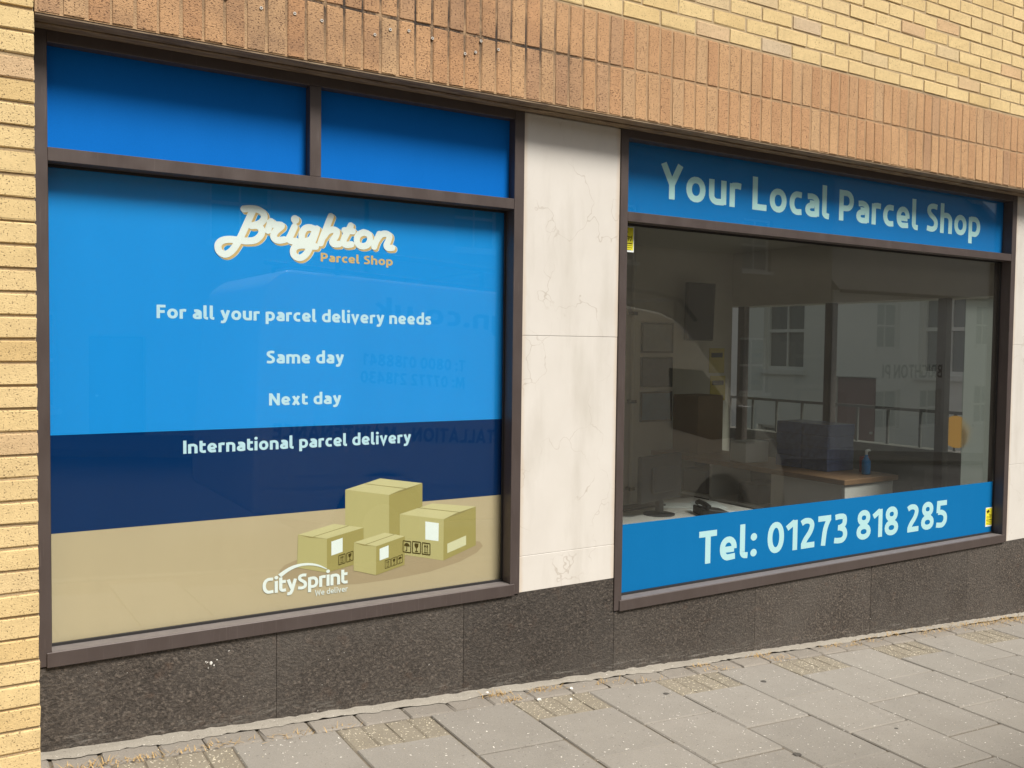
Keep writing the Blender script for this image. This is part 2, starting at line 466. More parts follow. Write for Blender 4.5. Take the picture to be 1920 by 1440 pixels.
def glyph(ch, T):
    h, X = T / 2, 0.74
    if ch == 'o': return .64, [arc(.32, X / 2, .32 - h, X / 2 - h, 0, 360)]
    if ch == 'c': return .50, [[(.47, X - h * 1.15)] + arc(.31, X / 2, .31 - h, X / 2 - h, 85, 275) + [(.47, h * 1.15)]]
    if ch == 'e': return .61, [arc(.305, X / 2, .305 - h, X / 2 - h, -4, 262) + [(.55, h * 1.2)], [(h, X / 2 - .03), (.605 - h, X / 2 - .03)]]
    if ch == 'a': return .56, [[(.09, X - h * 1.15), (.24, X - h)] + arc(.24, X - h - .16, .32 - h, .16, 85, 0, 8) + [(.56 - h, .03)], [(.56 - h, .43), (.27, .43)] + arc(.27, .22 + .005, .27 - h, .225 - h * .95, 90, 270, 10) + [(.56 - h, h * 1.05)]]
    if ch == 'd': return .62, [[(.62 - h, 1.06), (.62 - h, .03)], [(.62 - h, X - h * 1.2)] + arc(.32, X / 2, .32 - h, X / 2 - h, 88, 272) + [(.62 - h, h * 1.05)]]
    if ch == 'p': return .62, [[(h, X - .03), (h, -.25)], [(h, X - h * 1.05)] + arc(.30, X / 2, .32 - h, X / 2 - h, 92, -92) + [(h, h * 1.2)]]
    if ch == 'g': return .62, [[(.62 - h, X - .03), (.62 - h, -.08)] + arc(.36, -.08, .26 - h, .17 - h * .4, 0, -90, 6) + [(.06, -.2)], [(.62 - h, X - h * 1.05)] + arc(.32, X / 2, .32 - h, X / 2 - h, 88, 272) + [(.62 - h, h * 1.1)]]
    if ch == 'n': return .60, [[(h, 0), (h, X - .03)], [(h, X - h * 1.1)] + arc(.30, X - h - .2, .30 - h, .2, 95, 0, 10) + [(.60 - h, 0)]]
    if ch == 'h': return .60, [[(h, 0), (h, 1.06)], [(h, X - h * 1.1)] + arc(.30, X - h - .2, .30 - h, .2, 95, 0, 10) + [(.60 - h, 0)]]
    if ch == 'm': return .94, [[(h, 0), (h, X - .03)], [(h, X - h * 1.1)] + arc(.28, X - h - .2, .47 - .28, .2, 95, 0, 8) + [(.47, 0)], [(.47, X - h * 1.3)] + arc(.66, X - h - .2, .94 - h - .66, .2, 105, 0, 8) + [(.94 - h, 0)]]
    if ch == 'u': return .60, [[(.60 - h, X), (.60 - h, .03)], [(h, X)] + arc(.30, h + .2, .30 - h, .2, 180, 265, 8) + [(.60 - h, h * 1.1)]]
    if ch == 'r': return .40, [[(h, 0), (h, X - .04)], [(h, X - h * 1.25), (.26, X - h), (.40, X - h * 1.15)]]
    if ch == 'i': return T, [[(h, 0), (h, X)], ('dot', h, .95, .115)]
    if ch == 'l': return .29, [[(h, 1.06), (h, .2)] + arc(h + .13, .2, .13, .2 - h * .85, 180, 270, 6) + [(.29, h * .8)]]
    if ch == 't': return .42, [[(h + .02, .93), (h + .02, .24)] + arc(h + .19, .24, .17, .24 - h, 180, 270, 6) + [(.42, h * 1.15)], [(h, X - h), (.41, X - h)]]
    if ch == 's': return .47, [smooth([(.43, X - h * 1.2), (.27, X - h), (.12, X - h - .05), (.11, .47), (.24, .39), (.36, .28), (.35, .13), (.22, h), (.03, h * 1.25)])]
    if ch == 'v': return .58, [[(.08, X), (.29, h * .6), (.50, X)]]
    if ch == 'y': return .58, [[(.08, X), (.285, .14)], [(.50, X), (.30, .02), (.22, -.14), (.12, -.17), (.02, -.15)]]
    if ch == 'x': return .58, [[(.10, X), (.48, 0)], [(.48, X), (.10, 0)]]
    if ch == 'k': return .57, [[(h, 0), (h, 1.06)], [(.50, X), (h, .34)], [(.24, .42), (.52, 0)]]
    if ch == 'w': return .86, [[(.08, X), (.25, .04), (.43, X * .9), (.61, .04), (.78, X)]]
    if ch == 'Y': return .70, [[(.08, 1), (.35, .42)], [(.62, 1), (.35, .42)], [(.35, .46), (.35, 0)]]
    if ch == 'L': return .52, [[(h, 1), (h, 0)], [(h, h), (.52, h)]]
    if ch == 'P': return .62, [[(h, 0), (h, 1)], [(h, 1 - h), (.3, 1 - h)] + arc(.3, .66, .32 - h, .34 - h, 90, -90, 12) + [(h, .32 + h)]]
    if ch == 'R': return .66, glyph('P', T)[1] + [[(.3, .40), (.58, 0)]]
    if ch == 'B': return .64, [[(h, 0), (h, 1)], [(h, 1 - h), (.28, 1 - h)] + arc(.28, .75, .28 - h, .25 - h, 90, -90, 10) + [(h, .5 + h)], [(h, .5), (.3, .5)] + arc(.3, .27, .33 - h, .27 - h, 90, -90, 10) + [(h, h)]]
    if ch == 'F': return .53, [[(h, 0), (h, 1)], [(h, 1 - h), (.53, 1 - h)], [(h, .5), (.48, .5)]]
    if ch == 'E': return .55, [[(h, 0), (h, 1)], [(h, 1 - h), (.55, 1 - h)], [(h, .52), (.50, .52)], [(h, h), (.55, h)]]
    if ch == 'N': return .72, [[(h, 0), (h, 1)], [(.72 - h, 0), (.72 - h, 1)], [(h, .96), (.72 - h, .04)]]
    if ch == 'M': return .90, [[(h, 0), (h + .05, 1)], [(.9 - h, 0), (.85 - h, 1)], [(h + .07, .95), (.45, .2), (.83 - h, .95)]]
    if ch == 'H': return .70, [[(h, 0), (h, 1)], [(.7 - h, 0), (.7 - h, 1)], [(h, .52), (.7 - h, .52)]]
    if ch == 'I': return T, [[(h, 0), (h, 1)]]
    if ch == 'T': return .62, [[(0, 1 - h), (.62, 1 - h)], [(.31, 1 - h), (.31, 0)]]
    if ch == 'A': return .74, [[(.07, 0), (.37, .95), (.67, 0)], [(.17, .28), (.57, .28)]]
    if ch == 'O': return .80, [arc(.4, .5, .4 - h, .5 - h, 0, 360)]
    if ch == 'C': return .64, [[(.60, 1 - h * 1.2)] + arc(.4, .5, .4 - h, .5 - h, 85, 275) + [(.62, h * 1.2)]]
    if ch == 'G': return .72, [[(.66, 1 - h * 1.2)] + arc(.4, .5, .4 - h, .5 - h, 85, 275) + [(.68, h * 1.2), (.68, .48)]]
    if ch == 'V': return .72, [[(.07, 1), (.36, .03), (.65, 1)]]
    if ch == 'S': return .57, [smooth([(.52, 1 - h * 1.25), (.32, 1 - h), (.15, 1 - h - .06), (.12, .70), (.22, .58), (.36, .49), (.46, .36), (.44, .18), (.28, h), (.03, h * 1.3)])]
    if ch == 'W': return 1.0, [[(.07, 1), (.25, .03), (.5, .82), (.75, .03), (.93, 1)]]
    if ch == 'Z': return .62, [[(.02, 1 - h), (.56, 1 - h), (.06, h), (.6, h)]]
    if ch == '0': return .64, [arc(.32, .5, .32 - h, .5 - h, 0, 360, 26)]
    if ch == '1': return .42, [[(.42 - h, 0), (.42 - h, .98)], [(.40 - h, .93), (.0, .74)]]
    if ch == '2': return .60, [smooth([(.05, .84), (.2, 1 - h), (.40, 1 - h - .03), (.48, .74), (.40, .52), (.22, .3), (.12, .12)]), [(.04, h), (.59, h)]]
    if ch == '3': return .58, [smooth([(.05, 1 - h * 1.2), (.26, 1 - h), (.44, .86), (.44, .64), (.27, .535), (.17, .53)]), smooth([(.24, .53), (.44, .44), (.485, .25), (.38, .11), (.2, h), (.02, h * 1.25)])]
    if ch == '5': return .58, [[(.55, 1 - h), (.13, 1 - h), (.11, .55)], smooth([(.10, .57), (.3, .56), (.46, .45), (.475, .25), (.36, .11), (.2, h), (.02, h * 1.25)])]
    if ch == '7': return .58, [[(.02, 1 - h), (.56, 1 - h)], smooth([(.49, 1 - h), (.32, .55), (.24, .0)])]
    if ch == '8': return .64, [arc(.32, .75, .285 - h, .26 - h * .9, 0, 360), arc(.32, .27, .32 - h, .275 - h, 0, 360)]
    if ch == '4': return .64, [[(.46, 0), (.46, 1)], [(.42, .95), (.05, .30)], [(.02, .29), (.63, .29)]]
    if ch == ':': return .22, [('dot', .11, .12, .12), ('dot', .11, .62, .12)]
    if ch == '.': return .22, [('dot', .11, .12, .12)]
    if ch == '-': return .34, [[(.0, .38), (.34, .38)]]
    return .3, []


def strip(pts, w, closed=False):
    n = len(pts)
    L, Rr = [], []
    for i in range(n):
        if closed:
            a, b, c = pts[(i - 1) % (n - 1)], pts[i], pts[(i + 1) % (n - 1) if i < n - 1 else 1]
        else:
            a, b, c = pts[max(i - 1, 0)], pts[i], pts[min(i + 1, n - 1)]
        d1 = Vector((b[0] - a[0], b[1] - a[1])); d2 = Vector((c[0] - b[0], c[1] - b[1]))
        if d1.length < 1e-9: d1 = d2
        if d2.length < 1e-9: d2 = d1
        d1 = d1.normalized(); d2 = d2.normalized()
        n1 = Vector((-d1.y, d1.x)); n2 = Vector((-d2.y, d2.x))
        m = (n1 + n2)
        m = m.normalized() if m.length > 1e-6 else n1
        k = min(1.0 / max(m.dot(n1), 0.3), 2.6)
        L.append((b[0] + m.x * w * k, b[1] + m.y * w * k)); Rr.append((b[0] - m.x * w * k, b[1] - m.y * w * k))
    return L, Rr


def add_stroke(mb, pts, half, put, closed=False):
    L, Rr = strip(pts, half, closed)
    n = len(L)
    mb.add([put(*q) for q in L] + [put(*q) for q in Rr], [(i, n + i, n + i + 1, i + 1) for i in range(n - 1)])


def add_disc(mb, x, z, r, put, n=16):
    mb.add([put(x + r * math.cos(2 * math.pi * k / n), z + r * math.sin(2 * math.pi * k / n)) for k in range(n)], [tuple(range(n))])


def field_mesh(lines, radii, y, cell=0.0012):
    """one flat outline round a set of centre lines (union of round pens), cut from a distance field"""
    P = np.array([q for l in lines for q in l])
    R = max(radii) + 2 * cell
    x0, z0 = P.min(0) - R
    x1, z1 = P.max(0) + R
    gx = np.arange(x0, x1, cell); gz_ = np.arange(z0, z1, cell)
    GX, GZ = np.meshgrid(gx, gz_)
    F = np.full(GX.shape, 9.0)
    for l, r in zip(lines, radii):
        for (ax, az), (bx, bz) in zip(l, l[1:]):
            dx, dz = bx - ax, bz - az
            t = np.clip(((GX - ax) * dx + (GZ - az) * dz) / max(dx * dx + dz * dz, 1e-12), 0, 1)
            F = np.minimum(F, np.hypot(GX - ax - t * dx, GZ - az - t * dz) - r)
    mb, idx = MB(), {}

    def vert(k, x, z):
        if k not in idx:
            idx[k] = len(mb.v)
            mb.v.append((x, y, z))
        return idx[k]
    for j in range(F.shape[0] - 1):
        row = np.where((F[j, :-1] < 0) | (F[j, 1:] < 0) | (F[j + 1, :-1] < 0) | (F[j + 1, 1:] < 0))[0]
        for i in row:
            c = [(j, i), (j, i + 1), (j + 1, i + 1), (j + 1, i)]
            out = []
            for a, b in zip(c, c[1:] + c[:1]):
                fa, fb = F[a], F[b]
                if fa < 0: out.append(vert(a, gx[a[1]], gz_[a[0]]))
                if (fa < 0) != (fb < 0):
                    t = fa / (fa - fb)
                    k = (min(a, b), max(a, b))
                    out.append(vert(k, gx[a[1]] + (gx[b[1]] - gx[a[1]]) * t, gz_[a[0]] + (gz_[b[0]] - gz_[a[0]]) * t))
            if len(out) > 2: mb.f.append(tuple(out))
    return mb


def text(s, x0, x1, z, cap, y, T=0.2, track=0.10, flip=1, only=None):
    """one line of lettering on the upright plane at y, from x0 to x1 with its baseline at z; flip -1 faces the street's far side"""
    mb = MB()
    pen, items, word = 0.0, [], 0
    for ch in s:
        if ch == ' ':
            pen += .30
            word += 1
            continue
        w, st = glyph(ch, T)
        if only is None or only == word: items.append((pen, st))
        pen += w + track
    k = (x1 - x0) / (pen - track)
    for off, st in items:
        for j, q in enumerate(st):
            yy = y - flip * 0.00012 * (j + 1)
            put = lambda a, b, o=off, Y=yy: (x0 + (o + a) * k, Y, z + b * cap)
            if q and q[0] == 'dot':
                add_disc(mb, q[1], q[2], q[3], put)
            else:
                closed = len(q) > 3 and abs(q[0][0] - q[-1][0]) + abs(q[0][1] - q[-1][1]) < 1e-6
                add_stroke(mb, q, T / 2, put, closed)
    return mb


# ================================================================== THE SETTING: sloping pavement and street
SLX, SLY, WALL_Y = -0.0638, 0.025, 0.135


def gz(x, y):
    return -0.0535 + SLX * x + SLY * (y - 0.13)


ROT = (math.atan(SLY), math.atan(-SLX), 0.0)


def sheet(name, x0, x1, y0, y1, dz, mat, nx=24, ny=2, flat=None):
    vs, fs = [], []
    for j in range(ny + 1):
        for i in range(nx + 1):
            X = x0 + (x1 - x0) * i / nx; Y = y0 + (y1 - y0) * j / ny
            vs.append((X, Y, (gz(X, Y) if flat is None else gz(X, flat)) + dz))
    for j in range(ny):
        for i in range(nx):
            a = j * (nx + 1) + i
            fs.append((a, a + 1, a + nx + 2, a + nx + 1))
    o = MB().add(vs, fs).build(name, mat)
    return tag(o, kind="structure")


KERB_Y = -2.6
sheet("ground", -150, 200, -160, 160, -0.60, M_ROAD, flat=KERB_Y)
sheet("road", -60, 70, -11.2, KERB_Y - 0.05, -0.11, M_ROAD, flat=KERB_Y)
pavement = sheet("pavement", -8, 12, KERB_Y, WALL_Y, -0.0075, M_SAND)
tag(pavement, "grey square slab pavement sloping down to the right along the shopfront")
far_pavement = sheet("far_pavement", -60, 70, -14.0, -11.2, -0.004, M_SLAB, flat=KERB_Y)
side_pavement = sheet("side_pavement", 6.6, 30, WALL_Y, 14, -0.02, M_ROAD, flat=0.0)


def on_ground(o, x, y, dz=0.0):
    o.location = (x, y, gz(x, y) + dz)
    o.rotation_euler = ROT
    return o


def piece_mesh(lx, ly, t, bev, jit):
    b = B(-lx / 2, lx / 2, -ly / 2, ly / 2, -t, 0)
    me = b.mesh("piece", bev)
    for v in me.vertices:
        v.co.x += random.uniform(-jit, jit); v.co.y += random.uniform(-jit, jit); v.co.z += random.uniform(-jit, jit) * 0.3
    return me


PITCH = 0.405
slab_meshes = [piece_mesh(0.397, 0.397, 0.03, 0.005, 0.0014) for _ in range(6)]
block_meshes = [piece_mesh(0.0985, 0.190, 0.03, 0.005, 0.002) for _ in range(5)]
for m in range(-8, 17):
    xc = 1.35 + PITCH * (m + 0.5)
    y = -0.022
    if m % 2:
        for k in range(4):
            o = link("paving_block", random.choice(block_meshes), M_AGG, pavement)
            on_ground(o, xc + (k - 1.5) * 0.101, y - 0.0955, random.uniform(-0.004, -0.001))
        y -= 0.195
    while y - 0.40 > KERB_Y + 0.02:
        o = link("paving_slab", random.choice(slab_meshes), M_SLAB, pavement)
        on_ground(o, xc + random.uniform(-0.001, 0.001), y - 0.2, random.uniform(-0.0015, 0.0015))
        o.rotation_euler = (ROT[0] + random.uniform(-.003, .003), ROT[1] + random.uniform(-.003, .003), random.choice((0, math.pi / 2, math.pi)) * 0 + random.uniform(-.002, .002))
        y -= PITCH
# the row of edging blocks against the wall
x = -0.62
while x < 7.0:
    L = random.choice((0.20, 0.20, 0.205, 0.15, 0.19))
    o = link("edging_block", piece_mesh(L, 0.108, 0.03, 0.006, 0.003), M_EDGE, pavement)
    on_ground(o, x + L / 2, 0.036, random.uniform(0.0, 0.003))
    x += L + random.uniform(0.004, 0.009)
# smear of mortar in the angle of wall and pavement, ragged on its outer edge
mb = MB(); n = 260; vs = []; fs = []
for i in range(n + 1):
    X = -0.08 + 6.6 * i / n
    w = 0.056 + 0.008 * math.sin(X * 5.1) + 0.007 * math.sin(X * 17 + 1) + random.uniform(-0.008, 0.008)
    if X > 3.4: w -= min(0.012, (X - 3.4) * 0.02)
    g0 = gz(X, WALL_Y)
    vs += [(X, WALL_Y + 0.002, g0 + 0.011 + random.uniform(-.003, .004)), (X, WALL_Y - w * 0.55, g0 + 0.0085 + random.uniform(-.0015, .0015)), (X, WALL_Y - w, gz(X, WALL_Y - w) + 0.0045)]
    if i:
        a = (i - 1) * 3
        fs += [(a, a + 3, a + 4, a + 1), (a + 1, a + 4, a + 5, a + 2)]
MB().add(vs, fs).build("mortar_fillet", M_FIL, pavement)
# kerbs
for nm, yk, par in (("kerb", KERB_Y - 0.06, None), ("far_kerb", -11.2, None)):
    kb = tag(empty(nm), kind="structure")
    me = piece_mesh(0.9, 0.12, 0.25, 0.012, 0.002)
    for k in range(-6, 14):
        o = link("kerb_stone", me, M_EDGE, kb)
        o.location = (k * 0.91, yk, gz(k * 0.91, KERB_Y) + 0.002)
        o.rotation_euler = (0, ROT[1], 0)

# ================================================================== THE SHOP BUILDING
shop = tag(empty("shop_building", (2.8, 0.0, -0.2)), "corner shop front of yellow brick with an orange brick band and blue parcel shop windows", "shop")
shop_inv = Vector((2.8, 0.0, -0.2))


def part(mb, name, mat, parent=None, **kw):
    """a part built in world coordinates and hung on the shop"""
    o = mb.build(name, mat, None, **kw)
    if parent is None or parent is shop:
        o.parent = shop
        o.location = -shop_inv
    else:
        o.parent = parent
    return o


cm = cam.matrix_world.inverted()


def seen(x, y, z, mx=1.06, my=1.08):
    q = cm @ Vector((x, y, z))
    if q.z > -0.1: return False
    k = 2 * 1730.2 / 1920.0
    return abs(q.x / -q.z * k) < mx and abs(q.y / -q.z * k * 4 / 3) < my


def brick_mesh(lx, lz, depth=0.06, bev=0.0026, jit=0.0019):
    me = B(-lx / 2, lx / 2, 0, depth, -lz / 2, lz / 2).mesh("brick", bev)
    for v in me.vertices:
        v.co.x += random.uniform(-jit, jit); v.co.z += random.uniform(-jit, jit); v.co.y += random.uniform(0, jit)
    return me


SOF = 2.444
# --- orange soldier courses over the windows
LX0, LX1 = -0.079, 6.62
lintel = part(B(LX0, LX1, 0.0035, 0.30, SOF + 0.001, SOF + 0.450), "brick_lintel", M_MORTO)
tag(lintel, "orange brick band of two upright courses above the windows, stained dark along its middle joint")
sold = [brick_mesh(0.065, 0.215, jit=0.0014) for _ in range(7)]
rest = MB()
for row in range(2):
    zc = SOF + 0.1115 + row * 0.225
    k = -1
    while k * 0.075 + 0.070 < LX1:
        xc = k * 0.075 + 0.0375
        if seen(xc, 0, zc, 1.1, 1.25):
            o = link("brick", random.choice(sold), M_OB, lintel)
            o.location = (xc + random.uniform(-.0012, .0012), random.uniform(-.001, .001), zc + random.uniform(-.001, .001))
            o.rotation_euler = (0, random.uniform(-.006, .006), 0)
        else:
            rest.box(xc - .0325, xc + .0325, 0.0, 0.02, zc - .1075, zc + .1075)
        k += 1
if rest.v: tag(rest.build("brick_rest", M_OB, lintel), kind="stuff")
# --- yellow stretcher bond above, and the pier on the left
BX0, BX1 = -3.2, 6.62
wall = part(B(BX0, BX1, 0.005, 0.30, SOF + 0.4505, 6.3), "brick_wall", M_MORT)
tag(wall, "yellow brick wall in stretcher bond above the orange band")
stret = [brick_mesh(0.2135, 0.0655) for _ in range(8)]
rest = MB()
zc = SOF + 0.450 + 0.010 + 0.0328
row = 0
while zc < 6.2:
    ph = 3.22 + (row % 2) * 0.112
    k = math.ceil((BX0 - ph) / 0.224)
    while ph + (k + 1) * 0.224 < BX1 + .01:
        xc = ph + (k + .5) * 0.224
        if seen(xc, 0, zc):
            o = link("brick", random.choice(stret), M_YB, wall)
            o.location = (xc + random.uniform(-.0015, .0015), random.uniform(-.0012, .0012), zc + random.uniform(-.0012, .0012))
            o.rotation_euler = (0, random.uniform(-.004, .004), 0)
        elif zc < 4.6:
            rest.box(xc - .1068, xc + .1068, 0.0, 0.02, zc - .0327, zc + .0327)
        k += 1
    zc += 0.0757; row += 1
tag(rest.build("brick_rest", M_YB, wall), kind="stuff")
PX1 = -0.0815
pier = part(B(BX0, PX1 - 0.002, 0.0070, 0.36, -0.60, SOF + 0.450), "brick_pier", M_MORT)
tag(pier, "yellow brick pier beside the left window with deeply struck joints")
rest = MB()
zc = 0.021 - 0.0757 * 6 + 0.0757 / 2 + 0.005
row = 0
while zc < SOF + 0.44:
    xe = PX1
    first = 0.2135 if row % 2 else 0.160
    while xe > BX0 + 0.2:
        L = first; first = 0.2135
        xc = xe - L / 2
        if seen(xc + L / 2, 0, zc, 1.05, 1.06):
            o = link("brick", random.choice(stret) if L > .2 else brick_mesh(L, 0.0655), M_YB, pier)
            o.location = (xc + random.uniform(-.001, .001), random.uniform(-.0015, .0015), zc + random.uniform(-.0015, .0015))
        elif xe > -2.2:
            rest.box(xc - L / 2, xc + L / 2, 0.0, 0.02, zc - .0327, zc + .0327)
        xe -= L + 0.0105
    zc += 0.0757; row += 1
tag(rest.build("brick_rest", M_YB, pier), kind="stuff")
# --- underside of the band: steel angle, timber strip and soffit board
part(B(LX0 + 0.001, LX1 - 0.01, 0.006, 0.10, SOF - 0.0065, SOF - 0.0005), "steel_angle", M_STEEL)
part(B(LX0 + 0.001, LX1 - 0.01, 0.075, 0.127, SOF - 0.014, SOF - 0.007), "timber_strip", M_STEEL, bevel=0.002)
# --- granite plinth
plinth = part(B(PX1 + 0.003, 6.60, 0.150, 0.40, -0.85, 0.09), "plinth", M_GR)
tag(plinth, "rough dark brown granite plinth under the windows")
gj = [-0.0795, 0.758, 1.596, 2.434, 3.409, 4.39, 5.37, 6.06, 6.60]
for a, b in zip(gj, gj[1:]):
    if b <= 1.6: top = 0.2545
    elif b <= 2.44: top = None
    else: top = 0.0945
    a1, b1 = a + 0.0008, b - 0.0008
    if top is None:
        out = [(a1, -0.75), (b1, -0.75), (b1, 0.2595), (1.8815, 0.2595), (1.8815, 0.2545), (a1, 0.2545)]
    else:
        out = [(a1, -0.75), (b1, -0.75), (b1, top), (a1, top)]
    MB().prism(out, WALL_Y + random.uniform(-.0004, .0006), 0.1505).build("granite_panel", M_GR, plinth, bevel=0.0012)
# --- marble pillars
for (a, b, zs, lab) in ((1.8805, 2.4275, [0.2605, 0.427, 1.434, SOF - 0.0145], "cream veined marble pillar between the two windows"), (5.8045, 6.60, [0.0955, 0.62, 1.434, SOF - 0.0145], "cream marble pillar at the right end of the shop")):
    pl = part(B(a + .002, b - .002, 0.150, 0.205 if a > 5 else 0.40, zs[0], SOF), "pillar", M_MB)
    tag(pl, lab)
    for z0, z1 in zip(zs, zs[1:]):
        B(a, b, WALL_Y + random.uniform(-.0005, .0005), 0.1505, z0 + .0006, z1 - .0006).build("marble_slab", M_MB, pl, bevel=0.0015)

# ================================================================== WINDOWS
FY, FB = 0.128, 0.245
HEAD0 = 2.391


def window(label, x0, x1, z0, mull=None, glass=None):
    w = empty("display_window", parent=shop)
    w.location = Vector((x0, 0.13, z0)) - shop_inv
    tag(w, label)
    o = Vector((x0, 0.13, z0))

    def p(mb, name, mat, **kw):
        q = mb.build(name, mat, w, **kw)
        q.location = -o
        return q
    ji = 0.046
    zt = SOF - 0.0075
    p(B(x0, x0 + ji, FY, FB, z0 + 0.004, zt), "jamb", M_FR, bevel=0.0015)
    p(B(x1 - ji - 0.005, x1, FY, FB, z0 + 0.004, zt), "jamb", M_FR, bevel=0.0015)
    p(B(x0 + ji + .0003, x1 - ji - .0055, FY + 0.001, FB, HEAD0, zt), "head", M_FR, bevel=0.0015)
    p(B(x0 + 0.030, x1 - 0.0300, FY - 0.006, FY - 0.0005, z0 + 0.0005, z0 + 0.053), "sill_nosing", M_FR, bevel=0.0015)
    p(B(x0 + ji + .0003, x1 - ji - .0055, FY, FB, z0 + 0.001, z0 + 0.0535), "sill", M_FR, bevel=0.0015)
    p(B(x0 + ji + .0003, x1 - ji - .0055, FY + 0.0005, FB, 1.994, 2.040), "transom", M_FR, bevel=0.0015)
    p(B(x0 + ji + .0012, x1 - ji - .0065, FY + 0.002, 0.1890, z0 + 0.0530, z0 + 0.0542), "sill_lit_strip", M_SILL_LIT)  # thin added strip, its pale colour stands in for daylight on the sill
    if mull:
        p(B(mull[0], mull[1], FY + 0.001, FB, 2.0402, HEAD0 - .0002), "mullion", M_FR, bevel=0.0015)
    xi0, xi1 = x0 + ji, x1 - ji - 0.005
    zb = z0 + 0.0535
    for a in ((xi0 + .0003, xi1 - .0003, 0.1895, 0.2015, zb + .0003, zb + 0.010), (xi0 + .0003, xi1 - .0003, 0.194, 0.2015, 1.984, 1.9937)):
        p(B(*a), "glazing_bead", M_BEAD)
    for a in ((xi0 + .0003, xi0 + 0.007, 0.194, 0.2015, zb + .0105, 1.9835), (xi1 - 0.007, xi1 - .0003, 0.194, 0.2015, zb + .0105, 1.9835)):
        p(B(*a), "glazing_bead", M_BEAD)
    p(B(xi0 + .001, xi1 - .001, 0.203, 0.209, zb + .001, 1.9935), "glass_pane", glass or M_GLASS)
    return w, p, xi0, xi1, zb


# ---------------------------------------------------------------- the left window, fully covered with printed film
w, p, xi0, xi1, zb = window("left display window covered in blue, navy and tan film with a lettered advert", -0.0795, 1.8800, 0.255, (0.886, 0.932))
for a, b in ((xi0 + .0003, 0.8858), (0.9322, xi1 - .0003)):
    tag(p(B(a, b, 0.176, 0.180, 2.0405, HEAD0 - .0003), "blue_panel", V_DEEP), "plain deep blue panel over the transom")
NV, TN = 1.052, 0.7035
tag(p(B(xi0 + .001, xi1 - .001, 0.2140, 0.2160, NV, 1.993), "film", V_LIGHT), "light blue film")
tag(p(B(xi0 + .001, xi1 - .001, 0.2140, 0.2160, TN, NV - .0002), "film", V_NAVY), "navy blue film")
tag(p(B(xi0 + .001, xi1 - .001, 0.2140, 0.2160, zb + .001, TN - .0002), "film", V_TAN), "tan film")
TY = 0.2136
tag(p(text("For all your parcel delivery needs", 0.331, 1.463, 1.4725, 0.0500, TY), "lettering", V_PALE), "For all your parcel delivery needs")
tag(p(text("Same day", 0.741, 1.063, 1.3050, 0.0505, TY), "lettering", V_PALE), "Same day")
tag(p(text("Next day", 0.7518, 1.052, 1.1390, 0.0480, TY), "lettering", V_PALE), "Next day")
tag(p(text("International parcel delivery", 0.4246, 1.3704, 0.9640, 0.0500, TY), "lettering", V_PALE), "International parcel delivery")
tag(p(text("Parcel Shop", 0.9627, 1.2799, 1.7180, 0.0350, TY), "lettering", V_OCHRE), "Parcel Shop in small ochre letters")

BRIGHTON = {
'B1':[(0.6520,1.9010),(0.6769,1.9049),(0.7072,1.9033),(0.7281,1.8892),(0.7303,1.8700),(0.7137,1.8506),(0.6855,1.8398)],
'B2':[(0.6864,1.8985),(0.6640,1.8475),(0.6405,1.7945),(0.6213,1.7592),(0.6023,1.7346),(0.5792,1.7225),(0.5583,1.7338),(0.5542,1.7567),(0.5688,1.7737),(0.5960,1.7807),(0.6298,1.7802),(0.6640,1.7791),(0.6964,1.7857),(0.7181,1.8066),(0.7203,1.8283),(0.7050,1.8413),(0.6812,1.8395)],
'r1':[(0.7588,1.8616),(0.7509,1.8415),(0.7457,1.8259)],
'r2':[(0.7544,1.8569),(0.7686,1.8507),(0.8006,1.8489),(0.7775,1.8262),(0.7678,1.8059),(0.7753,1.7935),(0.7909,1.7902),(0.8110,1.7947)],
'i1':[(0.8550,1.8777),(0.8554,1.8773)],
'i2':[(0.8528,1.8486),(0.8379,1.8154),(0.8303,1.7987),(0.8402,1.7915),(0.8611,1.7921)],
'g1':[(0.9386,1.8451),(0.9131,1.8506),(0.8925,1.8415),(0.8825,1.8187),(0.8857,1.7991),(0.9018,1.7949),(0.9225,1.8061),(0.9386,1.8406)],
'g2':[(0.9456,1.8478),(0.9318,1.8068),(0.9157,1.7702),(0.8996,1.7426),(0.8768,1.7270),(0.8540,1.7331),(0.8471,1.7525),(0.8584,1.7708),(0.8858,1.7779),(0.9134,1.7758),(0.9412,1.7763)],
'h1':[(1.0041,1.9025),(0.9854,1.8554),(0.9691,1.8139),(0.9607,1.7910)],
'h2':[(0.9737,1.8187),(0.9901,1.8401),(1.0114,1.8493),(1.0295,1.8444),(1.0257,1.8248),(1.0106,1.8012),(1.0187,1.7914),(1.0392,1.7928)],
't1':[(1.0904,1.8717),(1.0736,1.8396),(1.0593,1.8114),(1.0618,1.7957),(1.0739,1.7920),(1.0932,1.7956)],
't2':[(1.0630,1.8501),(1.0988,1.8496)],
'o1':[(1.1467,1.8487),(1.1247,1.8365),(1.1165,1.8154),(1.1249,1.7955),(1.1461,1.7910),(1.1668,1.8006),(1.1756,1.8219),(1.1690,1.8421),(1.1467,1.8487)],
'n1':[(1.2174,1.8466),(1.2015,1.8122),(1.1942,1.7923)],
'n2':[(1.2065,1.8218),(1.2239,1.8438),(1.2466,1.8501),(1.2634,1.8421),(1.2579,1.8208),(1.2494,1.8016),(1.2571,1.7919),(1.2775,1.7932)],
}
